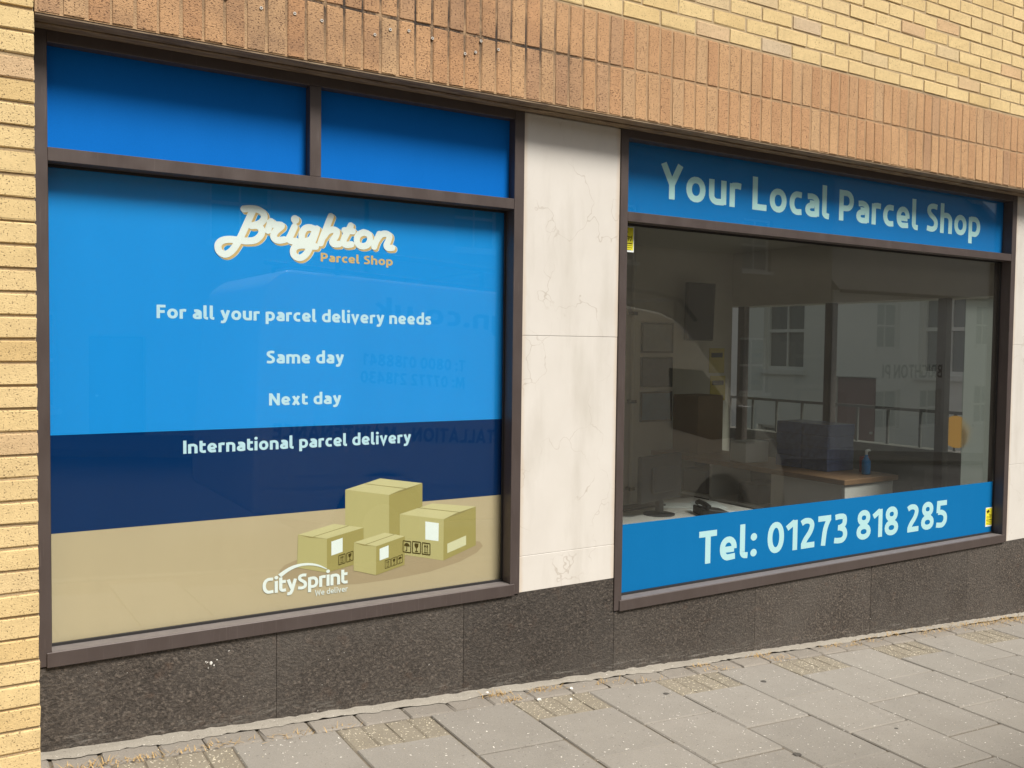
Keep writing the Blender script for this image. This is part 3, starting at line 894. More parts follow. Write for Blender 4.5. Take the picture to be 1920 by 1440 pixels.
PARCELS = [
('shadow','floor_shade',[(0.7935,0.4737),(0.8141,0.4947),(0.8677,0.5120),(1.0305,0.5177),(1.4282,0.5186),(1.6738,0.5095),(1.7189,0.4983),(1.7358,0.4768),(1.7044,0.4505),(1.6156,0.4178),(1.4645,0.3903),(1.2919,0.3797),(1.1267,0.3788),(0.9686,0.3930),(0.8589,0.4129),(0.8053,0.4431)]),
('big','face',[(1.0722,0.7818),(1.2704,0.7446),(1.2719,0.5410),(1.0731,0.5856)]),
('big','lid',[(1.0722,0.7818),(1.2287,0.8185),(1.4273,0.7846),(1.2704,0.7446)]),
('big','side',[(1.2704,0.7446),(1.4273,0.7846),(1.4291,0.5756),(1.2719,0.5410)]),
('big','seam',[(1.1600,0.8017),(1.3501,0.7674),(1.3501,0.7649),(1.1600,0.7993)]),
('big','seam',[(1.2704,0.7446),(1.3161,0.7599),(1.4273,0.7846),(1.3570,0.7606)]),
('right','face',[(1.3203,0.6579),(1.5336,0.6170),(1.5333,0.4330),(1.3216,0.4845)]),
('right','lid',[(1.3203,0.6579),(1.4759,0.6922),(1.6960,0.6602),(1.5336,0.6170)]),
('right','side',[(1.5336,0.6170),(1.6960,0.6602),(1.6980,0.4840),(1.5333,0.4330)]),
('right','seam',[(1.4059,0.6802),(1.6132,0.6423),(1.6132,0.6397),(1.4059,0.6776)]),
('right','seam',[(1.5336,0.6170),(1.5913,0.6377),(1.6960,0.6602),(1.6206,0.6352)]),
('right','label',[(1.4428,0.6156),(1.5087,0.6019),(1.5081,0.5219),(1.4435,0.5361)]),
('right','tape',[(1.5520,0.5058),(1.6468,0.5338),(1.6473,0.4907),(1.5525,0.4637)]),
('left','face',[(0.8704,0.6134),(0.9927,0.5847),(0.9932,0.4438),(0.8672,0.4796)]),
('left','lid',[(0.8704,0.6134),(1.0236,0.6434),(1.1545,0.6154),(0.9927,0.5847)]),
('left','side',[(0.9927,0.5847),(1.1545,0.6154),(1.1541,0.4705),(0.9932,0.4438)]),
('left','seam',[(0.9341,0.5995),(1.0869,0.6309),(1.0888,0.6289),(0.9359,0.5975)]),
('left','seam',[(0.8704,0.6134),(0.9188,0.5962),(0.9927,0.5847),(0.9310,0.5980)]),
('left','label',[(1.0121,0.5707),(1.0611,0.5820),(1.0613,0.5234),(1.0123,0.5125)]),
('front','face',[(1.1116,0.5575),(1.2120,0.5305),(1.2115,0.4070),(1.1103,0.4389)]),
('front','lid',[(1.1116,0.5575),(1.2502,0.5848),(1.3449,0.5605),(1.2120,0.5305)]),
('front','side',[(1.2120,0.5305),(1.3449,0.5605),(1.3445,0.4361),(1.2115,0.4070)]),
('front','seam',[(1.1615,0.5438),(1.2938,0.5737),(1.2959,0.5716),(1.1634,0.5417)]),
('front','seam',[(1.1116,0.5575),(1.1517,0.5399),(1.2120,0.5305),(1.1615,0.5419)]),
('front','label',[(1.2273,0.5178),(1.2686,0.5289),(1.2690,0.4773),(1.2277,0.4676)]),
]
ICONS = [
('right','umbrella',[(1.3365,0.4936),(1.3736,0.4851),(1.3361,0.5419)]),
('right','glass',[(1.3819,0.4842),(1.4202,0.4763),(1.3815,0.5342)]),
('right','arrows',[(1.4286,0.4741),(1.4667,0.4654),(1.4282,0.5237)]),
('left','arrows',[(1.0445,0.4703),(1.0724,0.4755),(1.0443,0.5089)]),
('left','glass',[(1.0794,0.4772),(1.1075,0.4837),(1.0792,0.5148)]),
('front','arrows',[(1.2532,0.4299),(1.2780,0.4351),(1.2530,0.4635)]),
('front','glass',[(1.2827,0.4364),(1.3070,0.4417),(1.2824,0.4701)]),
('front','umbrella',[(1.3110,0.4425),(1.3341,0.4480),(1.3108,0.4763)]),
]
SWOOSH = ([(0.7885,0.4611),(0.8157,0.4770),(0.8454,0.4892),(0.8800,0.4947),(0.9149,0.4932),(0.9455,0.4863),(0.9716,0.4745),(0.9943,0.4599)],[(0.8010,0.4484),(0.8248,0.4646),(0.8523,0.4771),(0.8846,0.4840),(0.9149,0.4834),(0.9432,0.4783),(0.9693,0.4691),(0.9927,0.4578)])

# the looping script name, white over an ochre drop shade with a thin white rim
def script(half, dx, dz, y):
    L = [smooth([(a + dx, b + dz) for a, b in pts], 6) for pts in BRIGHTON.values()]
    return field_mesh(L, [half * (1.25 if k == 'i1' else 1.0) for k in BRIGHTON], y)


tag(p(script(0.0156, 0.0080, -0.0060, 0.21385), "script_rim", V_WHITE), "thin white rim behind the ochre shade of the script lettering")
tag(p(script(0.0134, 0.0080, -0.0060, 0.21275), "script_shade", V_OCHRE), "ochre drop shade of the script lettering")
tag(p(script(0.0134, 0.0, 0.0, 0.2117), "script_lettering", V_WHITE), "Brighton in looping white script")

# printed parcels
order = ["shadow", "big", "right", "left", "front"]
cnt = {}
yy = 0.2138
names = {"shadow": None, "big": "printed tall cardboard box at the back", "right": "printed cardboard box with a tape strip on its side", "left": "printed cardboard box on the left", "front": "printed small cardboard box in front"}
for grp in order:
    par = empty("printed_parcel", parent=w) if False else None
    bykey = {}
    for a, key, pts in PARCELS:
        if a == grp:
            bykey.setdefault(key, []).append(pts)
    for key in ("floor_shade", "face", "lid", "side", "seam", "label", "tape"):
        if key in bykey:
            mb = MB()
            for pts in bykey[key]:
                mb.poly(pts, yy)
            nm = {"floor_shade": "printed_ground_shade", "face": "printed_box_face", "lid": "printed_box_lid", "side": "printed_box_side", "seam": "printed_box_seam", "label": "printed_white_label", "tape": "printed_tape_strip"}[key]
            o = p(mb, nm, V_CARD[key])
            if names[grp] and key == "face": tag(o, names[grp])
            yy -= 0.00008


def icon(kind, bl, br, tl, y):
    mb = MB()
    ux, uz = br[0] - bl[0], br[1] - bl[1]
    vx, vz = tl[0] - bl[0], tl[1] - bl[1]
    j = [0]

    def put(a, b):
        return (bl[0] + ux * a + vx * b, y - 0.00003 * j[0], bl[1] + uz * a + vz * b)

    def ln(pts, t=.045):
        j[0] += 1
        add_stroke(mb, pts, t, put)
    for e in ([(0, 0), (1, 0)], [(1, 0), (1, 1)], [(1, 1), (0, 1)], [(0, 1), (0, 0)]): ln(e)
    if kind == 'arrows':
        for xx in (.36, .64):
            ln([(xx, .25), (xx, .8)], .04); ln([(xx - .09, .66), (xx, .84), (xx + .09, .66)], .035)
        ln([(.22, .16), (.78, .16)], .03)
    elif kind == 'glass':
        j[0] += 1
        mb.add([put(*q) for q in ((.26, .86), (.27, .62), (.40, .46), (.60, .46), (.73, .62), (.74, .86))], [(0, 1, 2, 3, 4, 5)])
        ln([(.5, .48), (.5, .18)], .045); ln([(.32, .16), (.68, .16)], .035)
    else:
        j[0] += 1
        mb.add([put(*q) for q in arc(.5, .55, .36, .30, 0, 180, 10, 2.0)], [tuple(range(11))])
        ln([(.5, .56), (.5, .2), (.42, .14), (.34, .2)], .04)
    return mb


for grp, kind, (bl, br, tl) in ICONS:
    p(icon(kind, bl, br, tl, yy), "printed_handling_icon", V_INK)
yy -= 0.0004
tag(p(text("CitySprint", 0.7259, 1.0834, 0.3885, 0.0640, yy, 0.19, 0.05), "lettering", V_WHITE), "CitySprint in white")
tag(p(text("We deliver", 0.9425, 1.0836, 0.3550, 0.0225, yy, 0.15, 0.10), "lettering", V_WHITE), "We deliver in thin white letters")
mb = MB(); n = len(SWOOSH[0])
tq, bq = smooth(SWOOSH[0], 4), smooth(SWOOSH[1], 4)
n = len(tq)
mb.add([(a, yy - .0002, b) for a, b in tq] + [(a, yy - .0002, b) for a, b in bq], [(i, i + 1, n + i + 1, n + i) for i in range(n - 1)])
p(mb, "swoosh", V_WHITE)

# ---------------------------------------------------------------- the right window, clear glass with blue bands
w, p, xi0, xi1, zb = window("right display window of clear glass with a blue name band and a blue telephone band", 2.4280, 5.8040, 0.0950, None, M_GLASS_HAZE)
p(B(xi0 + .001, xi1 - .001, 0.1860, 0.1910, 2.0410, HEAD0 - .0005), "glass_pane", M_GLASS)
tag(p(B(xi0 + .001, xi1 - .001, 0.1945, 0.1965, 2.0405, HEAD0 - .0003), "film", V_SIGN), "blue film band behind the name above the transom")
for k, wd_ in enumerate("Your Local Parcel Shop".split()):
    tag(p(text("Your Local Parcel Shop", 2.7350, 5.4900, 2.1370, 0.1770, 0.1941, 0.185, 0.115, 1, k), "lettering", V_AQUA), wd_ + " of the name band")
tag(p(B(xi0 + .0075, xi1 - .0075, 0.2021, 0.2027, zb + .0108, 0.5020), "film", V_TEL), "blue film band behind the telephone number")
for k, wd_ in enumerate("Tel: 01273 818 285".split()):
    tag(p(text("Tel: 01273 818 285", 3.0500, 5.2360, 0.2400, 0.1760, 0.2019, 0.185, 0.115, 1, k), "lettering", V_AQUA2), wd_ + " of the telephone number")

# ---------------------------------------------------------------- small yellow camera warning stickers on the glass
def sticker(label, x, z, wd, ht, y):
    s = tag(empty("warning_sticker", (x, y, z)), label, "sticker", "yellow camera warning stickers")
    B(-wd / 2, wd / 2, -0.0004, 0, -ht / 2, ht / 2).build("backing", V_WHITE, s)
    B(-wd / 2 * .9, wd / 2 * .9, -0.0007, -0.0005, -ht / 2 * .86, ht / 2 * .92).build("yellow_face", V_YEL, s)
    mb = MB()
    put = lambda a, b: (a * wd, -0.0009, b * ht)
    add_stroke(mb, [(-.32, .20), (.02, .36)], .075 * 2, lambda a, b: (a * wd, -0.0009, b * ht * .5 + .15 * ht))
    add_stroke(mb, [(-.02, .18), (.06, .09), (.32, .09)], .02, put)
    add_stroke(mb, [(.32, .04), (.32, .14)], .02, put)
    mb.build("camera_symbol", V_INK, s)
    text("CCTV", -.30 * wd, .34 * wd, -.07 * ht, .11 * ht, -0.0010, 0.16).build("lettering", V_INK, s)
    mb = MB()
    for k, (a, b) in enumerate(((-.36, .38), (-.30, .34), (-.34, .36), (-.25, .3))):
        add_stroke(mb, [(a, -.16 - k * .085), (b, -.16 - k * .085)], .010 if k else .02, put)
    mb.build("small_print", V_INK, s)
    return s


sticker("yellow camera warning sticker high in the corner beside the marble pillar", 2.530, 1.918, 0.088, 0.125, 0.2026)
sticker("yellow camera warning sticker low on the blue telephone band", 5.712, 0.262, 0.080, 0.130, 0.2012)

# ================================================================== THE ROOM BEHIND THE RIGHT WINDOW (parts of the shop)
M_WALLW = plain("white emulsion", (0.62, 0.60, 0.55), 0.8, 0.05)
M_WALLG = plain("grey green emulsion", (0.66, 0.61, 0.53), 0.85, 0.08)
M_CEIL = plain("ceiling board", (0.70, 0.66, 0.58), 0.9, 0.06)
M_CARPET = plain("dark carpet", (0.17, 0.165, 0.16), 0.95, 0.25, 60)
M_DARK = plain("dark grey plastic", (0.022, 0.022, 0.024), 0.5)
M_WOOD = NG("varnished beech top")
_g = M_WOOD
_f = _g.noise(_g.pos((1.5, 18, 18)), 2.2, 4, 0.6, 0.6)
M_WOOD = _g.done(_g.mix(_f, (0.22, 0.12, 0.055), (0.34, 0.20, 0.10)), 0.45)
RX1, RY1, FZ, CZ = 6.30, 3.22, -0.52, 2.32
part(B(1.95, RX1 + .30, 0.26, RY1 + .15, FZ - 0.2, FZ), "floor", M_CARPET)
part(B(1.90, RX1 + .30, 0.26, RY1 + .15, CZ, CZ + 0.3), "ceiling", M_CEIL)
part(B(1.85, RX1 - .0005, RY1, RY1 + 0.15, FZ + .0005, CZ - .0005), "back_wall", M_WALLG)
part(B(1.85, 1.95, 0.262, RY1 - .0005, FZ - .2, CZ + .3), "partition", M_WALLG)
part(B(-3.2, 1.88, 0.40, 0.44, -0.85, 2.9), "partition", M_WALLG)
part(B(BX0, BX1 - .001, 0.301, 3.6, 2.63, 6.3), "upper_storey", M_YB)
part(B(BX0, 1.84, 0.441, 3.6, -0.85, 2.6295), "inner_core", M_WALLG)
# side wall: white return, then glazing between dark posts
part(B(RX1, RX1 + 0.30, 0.207, 0.40, FZ + .0005, CZ - .0005), "side_return", M_WALLW)
part(B(RX1 + .0005, RX1 + 0.2995, 0.401, RY1 + .149, 1.80, CZ - .0005), "bulkhead", M_WALLG)
part(B(RX1 + .0005, RX1 + 0.2995, 0.401, RY1 + .149, FZ + .0005, -0.20), "side_upstand", M_WALLG)
sw = empty("side_window", parent=shop)
sw.location = Vector((RX1, 0.77, -0.2)) - shop_inv
tag(sw, "side street window with dark posts at the back of the shop")


def sp(mb, name, mat):
    o = mb.build(name, mat, sw)
    o.location = -Vector((RX1, 0.77, -0.2))
    return o


for y0, y1 in ((0.965, 1.04), (2.05, 2.13), (3.10, 3.18)):
    sp(B(RX1 + 0.04, RX1 + 0.11, y0, y1, -0.1995, 1.7995), "post", M_FR)
for y0, y1 in ((1.041, 2.049), (2.131, 3.099)):
    sp(B(RX1 + 0.07, RX1 + 0.076, y0, y1, -0.199, 1.799), "glass_pane", M_TGLASS)
M_FILM = NG("white translucent film")
_g = M_FILM
_t = _g.n("BsdfTranslucent", {"Color": (0.93, 0.95, 0.92)})
_d = _g.n("BsdfDiffuse", {"Color": (0.70, 0.71, 0.67)})
_m = _g.n("MixShader", {0: 0.2, 1: _t.outputs[0], 2: _d.outputs[0]})
_g.t.links.new(_m.outputs[0], _g.out.inputs["Surface"])
M_FILM = _g.m
sp(B(RX1 + 0.275, RX1 + 0.281, 0.4012, 0.963, -0.199, 1.799), "glass_pane", M_TGLASS)
tag(sp(B(RX1 + 0.268, RX1 + 0.2692, 0.4012, 0.950, -0.199, 1.799), "white_film", M_FILM), "white film over the end of the side window")
# ================================================================== THINGS IN THE ROOM
def thing(name, label, cat, loc, rz=0.0, group=None):
    return tag(empty(name, loc, (0, 0, rz)), label, cat, group)


M_WPANEL = plain("white laminate", (0.74, 0.73, 0.68), 0.5, 0.04)
t = thing("service_counter", "service counter with wooden top and white end panel behind the glass", "counter", (5.2, 2.0, FZ))
for y0, y1 in ((-1.0, 1.12),):
    B(0.0, 0.62, y0 - .02, y1, 0.925, 0.965).build("worktop", M_WOOD, t, bevel=0.004)
    B(0.03, 0.58, y0, y0 + 0.03, 0.0, 0.9245).build("end_panel", M_WPANEL, t, bevel=0.002)
    B(0.03, 0.58, y1 - 0.05, y1 - 0.02, 0.0, 0.9245).build("end_panel", M_WPANEL, t, bevel=0.002)
    B(0.03, 0.06, y0 + .031, y0 + 0.70, 0.0, 0.9245).build("front_panel", M_WALLG, t)
    B(0.50, 0.53, y0 + .701, y1 - .051, 0.0, 0.9245).build("back_panel", M_DARK, t)
    for z in (0.3, 0.62):
        B(0.03, 0.499, y0 + .701, y1 - .051, z, z + 0.022).build("shelf", M_WPANEL, t)
    B(0.03, 0.499, 0.36, 0.385, 0.0, 0.9245).build("divider", M_WPANEL, t)
t = thing("desk", "white office desk with papers on it, low behind the glass", "desk", (3.9, 1.55, FZ))
B(-0.75, 0.75, -0.36, 0.40, 0.715, 0.745).build("desktop", M_WPANEL, t, bevel=0.003)
for sx in (-.72, .69):
    for sy in (-.33, .34):
        B(sx, sx + .03, sy, sy + .03, 0, 0.7145).build("leg", M_DARK, t)
B(-.68, .68, .33, .345, .35, .7145).build("modesty_panel", M_WPANEL, t)
t = thing("computer_monitor", "black computer monitor seen from behind on the white desk", "monitor", (3.90, 1.50, FZ + 0.7455), rad(14))
B(-.24, .24, -.025, .02, .10, .42).build("screen_housing", M_DARK, t, bevel=0.012, seg=2)
B(-.14, .14, -.05, -.0255, .16, .34).build("rear_bulge", M_DARK, t, bevel=0.01)
B(-.025, .025, -.02, .015, .012, .12).build("neck", M_DARK, t)
MB().lathe([(.11, 0), (.11, .008), (.04, .014)], 20).build("base", M_DARK, t)
for k, (x, y, a) in enumerate(((4.33, 1.42, .3), (4.48, 1.62, -.5), (4.28, 1.70, 1.0))):
    o = B(-.105, .105, -.148, .148, 0, .003).build("paper_sheet", V_WHITE)
    o.location = (x, y, FZ + 0.7456 + k * .0004); o.rotation_euler = (0, 0, a)
    tag(o, ["sheet of paper at the near edge of the desk", "sheet of paper at the right end of the desk", "sheet of paper at the far edge of the desk"][k], "paper", "papers on the desk")
# framed notices on the back wall
M_POST = [plain("pale print", (0.30, 0.31, 0.29), 0.4, 0.2, 30), plain("dark print", (0.10, 0.10, 0.10), 0.4, 0.4, 30), plain("sea blue print", (0.05, 0.16, 0.26), 0.4, 0.4, 14)]
for k, (z, lab) in enumerate(((1.48, "top framed pale print of three on the back wall"), (1.16, "middle framed dark print of three on the back wall"), (0.84, "lowest framed blue print of three on the back wall"))):
    t = thing("picture_frame", lab, "picture", (5.33, RY1 - .0005, z), 0, "framed prints on the back wall")
    for a in ((-.19, .19, -.02, 0, .125, .14), (-.19, .19, -.02, 0, -.14, -.125), (-.19, -.175, -.02, 0, -.1248, .1248), (.175, .19, -.02, 0, -.1248, .1248)):
        B(*a).build("frame_bar", M_DARK, t)
    B(-.1748, .1748, -.012, 0, -.1248, .1248).build("print", M_POST[k], t)
t = thing("wall_screen", "dark screen tilted forward high on the back wall", "screen", (5.72, RY1 - .01, 1.72), 0)
b = MB().prism([(-.16, -.26), (.17, -.26), (.19, .28), (-.15, .28)], -.16, -.10)
b.build("housing", M_DARK, t, bevel=0.008)
B(-.05, .05, -.0995, 0, -.05, .05).build("bracket", M_DARK, t)
# chair
t = thing("office_chair", "dark office chair standing behind the counter", "chair", (5.98, 2.75, FZ), rad(200))
MB().lathe([(.03, .08), (.03, .45)], 10).build("stem", M_DARK, t)
for k in range(5):
    a = k * 2 * math.pi / 5
    lg = MB().tube([(0, 0, .10), (.28 * math.cos(a), .28 * math.sin(a), .06)], [.028, .018], 6).build("leg", M_DARK, t)
    MB().lathe([(.012, 0), (.026, .012), (.026, .04), (.012, .052)], 10, .28 * math.cos(a), .28 * math.sin(a)).build("castor", M_DARK, lg)
B(-.24, .24, -.24, .24, .45, .53).build("seat", M_DARK, t, bevel=.03, seg=2)
MB().prism([(-.21, .62), (.21, .62), (.23, 1.0), (.17, 1.08), (-.17, 1.08), (-.23, 1.0)], .20, .26).build("backrest", M_DARK, t, bevel=.02, seg=2)
MB().tube([(0, .1, .47), (0, .25, .5), (0, .262, .75)], .02, 6).build("back_bar", M_DARK, t)
# parcels on the counter: shrink wrapped blue packs, a carton, a red box and a spray bottle
M_BLUEP = plain("blue shrink wrap", (0.10, 0.14, 0.30), 0.22, 0.5, 26)
CT = FZ + 0.9655
def carton(name, label, cat, x, y, z, sx, sy, sz, mat, rz=0, group=None):
    o = B(-sx / 2, sx / 2, -sy / 2, sy / 2, 0, sz).build(name, mat, None, bevel=.006, seg=2)
    o.location = (x, y, z); o.rotation_euler = (0, 0, rz)
    return tag(o, label, cat, group)


lv = ["bottom", "second", "third", "top"]
for k in range(4):
    for j in range(2):
        carton("wrapped_pack", "shrink wrapped blue pack, %s of the %s stack on the counter" % (lv[k], ("near", "far")[j]), "pack", 5.60 + random.uniform(-.008, .008), 1.46 + j * .27, CT + k * .0905, .30, .25, .09, M_BLUEP, random.uniform(-.05, .05), "blue packs stacked on the counter")
M_CARD = plain("brown cardboard", (0.27, 0.17, 0.09), 0.85, 0.1)
carton("carton", "brown cardboard carton at the far end of the counter", "box", 5.52, 2.85, CT, .34, .30, .52, M_CARD, .1)
carton("carton", "small pale carton on the counter beside the blue packs", "box", 5.42, 2.12, CT, .24, .2, .17, M_WPANEL, -.1)
carton("red_box", "small red box beside the spray bottle", "box", 5.73, 1.22, CT, .07, .05, .12, plain("red card", (0.35, 0.02, 0.02), 0.5), .2)
t = thing("spray_bottle", "blue spray bottle on the end of the counter", "bottle", (5.62, 1.12, CT))
MB().lathe([(.030, 0), (.032, .01), (.032, .10), (.012, .135), (.012, .15)], 14).build("bottle", plain("blue liquid", (0.02, 0.22, 0.55), 0.25), t, smooth=True)
MB().tube([(0, 0, .15), (0, 0, .178), (.03, 0, .182), (.045, 0, .178)], [.010, .012, .010, .006], 8).build("trigger_head", V_WHITE, t)
# oddments that fill the room: notices, storage boxes, telephone, keyboard, pipe
M_NOT = plain("yellow notice", (0.62, 0.48, 0.10), 0.6, 0.15, 30)
for x, z, lb in ((6.10, 1.27, "upper yellow notice on the back wall beside the side window"), (6.12, 1.00, "lower yellow notice on the back wall beside the side window")):
    t = thing("notice", lb, "notice", (x, RY1 - .0005, z), 0, "yellow notices on the back wall")
    B(-.10, .10, -.004, 0, -.12, .12).build("sheet", M_NOT, t)
    B(-.075, .075, -.0046, -.0042, .03, .075).build("printed_band", M_DARK, t)
t = thing("water_pipe", "thin upright pipe on the back wall beside the framed prints", "pipe", (5.02, RY1 - .04, FZ))
MB().tube([(0, 0, .0), (0, 0, CZ - FZ - .002)], .022, 10).build("pipe", M_WALLG, t)
for z in (.6, 1.4, 2.2):
    B(-.03, .03, -.026, .0395, z, z + .03).build("clip", M_DARK, t)
for (x, y, z, sx, sy, sz, mt, lb) in ((5.42, 2.15, .3225, .34, .26, .20, M_CARPET, "grey storage box on the lower counter shelf"), (5.42, 1.98, .6425, .30, .22, .16, M_DARK, "dark storage box on the upper counter shelf"), (5.42, 2.62, .6425, .30, .30, .20, M_CARPET, "larger grey storage box on the upper counter shelf")):
    o = B(-sx / 2, sx / 2, -sy / 2, sy / 2, 0, sz).build("storage_box", mt, None, bevel=.01, seg=2)
    o.location = (x, y, FZ + z)
    tag(o, lb, "box", "storage boxes under the counter")
t = thing("desk_telephone", "dark desk telephone beside the monitor", "telephone", (4.22, 1.32, FZ + .7456), rad(-20))
MB().prism([(-.10, 0), (.10, 0), (.10, .03), (-.10, .06)], -.09, .09).build("body", M_DARK, t, bevel=.006)
MB().tube([(-.06, -.10, .07), (-.07, -.05, .085), (-.07, .05, .085), (-.06, .10, .07)], .018, 8).build("handset", M_DARK, t)
t = thing("keyboard", "dark keyboard lying on the desk behind the monitor", "keyboard", (3.95, 1.78, FZ + .7456), rad(8))
B(-.22, .22, -.07, .07, 0, .014).build("case", M_DARK, t, bevel=.004)
for k in range(4):
    B(-.205, .205, -.058 + k * .029, -.036 + k * .029, .0142, .020).build("key_row", M_CARPET, t)
# round orange poster on the side glass
o = MB()
add_disc(o, 0, 0, 0.13, lambda a, b: (0.0, a, b), 28)
M_ORG = NG("orange translucent poster")
_g = M_ORG
_t = _g.n("BsdfTranslucent", {"Color": (0.85, 0.45, 0.06)})
_d = _g.n("BsdfDiffuse", {"Color": (0.75, 0.40, 0.06)})
_m = _g.n("MixShader", {0: 0.4, 1: _t.outputs[0], 2: _d.outputs[0]})
_g.t.links.new(_m.outputs[0], _g.out.inputs["Surface"])
o = o.build("round_poster", _g.m)
o.location = (RX1 + 0.2835, 1.01, 0.74)
tag(o, "round orange poster on the side glass, half hidden by the white film", "poster")

# ================================================================== ACROSS THE STREET (seen mirrored in the glass)
M_RENDA = plain("grey beige render", (0.36, 0.33, 0.27), 0.85, 0.06)
M_RENDW = plain("white render", (0.78, 0.78, 0.74), 0.85, 0.05)
M_RENDC = plain("cream render", (0.52, 0.47, 0.37), 0.85, 0.06)
M_SLATE = NG("slate roof")
_g = M_SLATE
_s = _g.n("SeparateXYZ", {"Vector": _g.n("NewGeometry").outputs["Position"]})
_w = _g.math('FRACT', _g.math('MULTIPLY', _s.outputs[2], 9.0))
M_SLATE = _g.done(_g.mix(_g.ramp(_w, [(0.0, 0.0), (0.15, 1.0)]), (0.05, 0.05, 0.05), (0.15, 0.145, 0.135)), 0.8)
M_WHITE = plain("white gloss paint", (0.72, 0.72, 0.69), 0.35, 0.03)
M_PANE = NG("curtained house glass").done((0.20, 0.22, 0.22), 0.08)
M_DOOR = plain("dark red door", (0.12, 0.02, 0.02), 0.4)


def facade(x0, x1, z0, z1, holes, depth):
    """front sheet with real openings and reveals; faces +Y, y = 0 is the face"""
    xs = sorted({x0, x1} | {h[0] for h in holes} | {h[1] for h in holes})
    zs = sorted({z0, z1} | {h[2] for h in holes} | {h[3] for h in holes})
    mb = MB()
    for a, b in zip(xs, xs[1:]):
        for c, d in zip(zs, zs[1:]):
            mx, mz = (a + b) / 2, (c + d) / 2
            if any(h[0] < mx < h[1] and h[2] < mz < h[3] for h in holes): continue
            mb.add([(a, 0, c), (b, 0, c), (b, 0, d), (a, 0, d)], [(3, 2, 1, 0)])
    for a, b, c, d in holes:
        mb.add([(a, 0, c), (b, 0, c), (b, 0, d), (a, 0, d), (a, -depth, c), (b, -depth, c), (b, -depth, d), (a, -depth, d)],
               [(0, 1, 5, 4), (1, 2, 6, 5), (2, 3, 7, 6), (3, 0, 4, 7)])
    return mb


def house(label, loc, rz, width, depth, base, eave, mat, wins, doors=(), ridge=1.6, hip=0.3):
    h = thing("house", label, "house", loc, rz, "houses facing the shop")
    D = 0.16
    wl_ = facade(0, width, base, eave, list(wins) + list(doors), D)
    wl_.add([(0, 0, base), (0, -depth, base), (0, -depth, eave), (0, 0, eave)], [(0, 1, 2, 3)])
    wl_.add([(width, 0, base), (width, -depth, base), (width, -depth, eave), (width, 0, eave)], [(3, 2, 1, 0)])
    wl_.add([(0, -depth, base), (width, -depth, base), (width, -depth, eave), (0, -depth, eave)], [(0, 1, 2, 3)])
    wl_.build("wall", mat, h)
    for a, b, c, d in wins:
        wf = MB()
        t_ = 0.06
        for q in ((a, a + t_, c, d), (b - t_, b, c, d), (a + t_, b - t_, d - t_, d), (a + t_, b - t_, c, c + t_), (a + t_, b - t_, (c + d) / 2 - .03, (c + d) / 2 + .03)):
            wf.box(q[0], q[1], -D, -D + .05, q[2], q[3])
        wf.box((a + b) / 2 - .015, (a + b) / 2 + .015, -D + .002, -D + .04, c + t_, d - t_)
        wo = wf.build("window", M_WHITE, h)
        B(a + .01, b - .01, -D - .004, -D + .001, c + .01, d - .01).build("pane", M_PANE, wo)
        B(a - .06, b + .06, -D, .06, c - .09, c - .0005).build("sill", M_WHITE, wo)
    for a, b, c, d in doors:
        do = B(a + .02, b - .02, -D, -D + .05, c, d - .02).build("door", M_DOOR, h)
        B(a + .12, a + .16, -D + .0505, -D + .09, c + 1.0, c + 1.04).build("handle", M_WHITE, do)
    o_ = .25
    e0 = eave + .002
    rf = MB().add([(-o_ * .2, o_, e0 - .02), (width + o_ * .2, o_, e0 - .02), (width + o_ * .2, -depth - o_, e0 - .02), (-o_ * .2, -depth - o_, e0 - .02), (-o_ * .2, -depth / 2, eave + ridge), (width + o_ * .2, -depth / 2, eave + ridge)],
                  [(0, 1, 5, 4), (2, 3, 4, 5), (1, 2, 5), (3, 0, 4), (3, 2, 1, 0)])
    ro = rf.build("roof", M_SLATE, h)
    B(width - 1.0, width - .3, -depth / 2 - .35, -depth / 2 + .35, eave + ridge * .4, eave + ridge + .9).build("chimney", M_YB, ro)
    B(-.05, width + .05, o_ + .001, o_ + .10, e0 - .11, e0 - .02).build("gutter", M_DARK, h)
    return h


HY = -14.0
zA = gz(14, KERB_Y); zB = gz(26, KERB_Y); zC = gz(0, KERB_Y)
house("tall grey beige rendered house across the street", (7.2, HY, 0), 0, 14.3, 8, zA - 1.2, 6.6, M_RENDA,
      [(10.7, 11.8, 3.5, 4.9), (6.0, 7.1, 3.5, 4.9), (2.0, 3.1, 3.5, 4.9), (10.7, 11.8, 0.2, 1.7), (6.0, 7.1, 0.2, 1.7)], [(2.1, 3.05, zA, zA + 2.05)], 2.0)
hb = house("low white rendered cottage with a slate roof and sash windows across the street", (21.6, HY, 0), 0, 13.4, 8, zB - 1.2, 3.15, M_RENDW,
           [(2.0, 3.1, 1.45, 2.85), (7.1, 8.2, 1.60, 2.95), (11.0, 12.0, 1.6, 2.95), (2.0, 3.2, -1.0, 0.2), (4.2, 5.3, -1.0, 0.2), (7.1, 8.3, -1.0, 0.3)], [(9.6, 10.5, zB, zB + 2.0)], 4.4)
tx = text("BRIGHTON PI", 5.3, 2.3, 0.55, 0.42, 0.004, 0.17, 0.12, -1)
tag(tx.build("lettering", M_DARK, hb), "BRIGHTON lettering over the cottage windows")
house("cream rendered terrace across the street behind the camera", (-9.5, HY, 0), 0, 16.6, 8, zC - 1.2, 5.9, M_RENDC,
      [(1.5 + 4.0 * k, 2.7 + 4.0 * k, 3.3, 4.8) for k in range(4)] + [(1.5 + 4.0 * k, 2.9 + 4.0 * k, 0.2, 1.9) for k in range(4)], [(3.4 + 4.0 * k, 4.35 + 4.0 * k, -0.6, 1.5) for k in range(3)], 2.0)
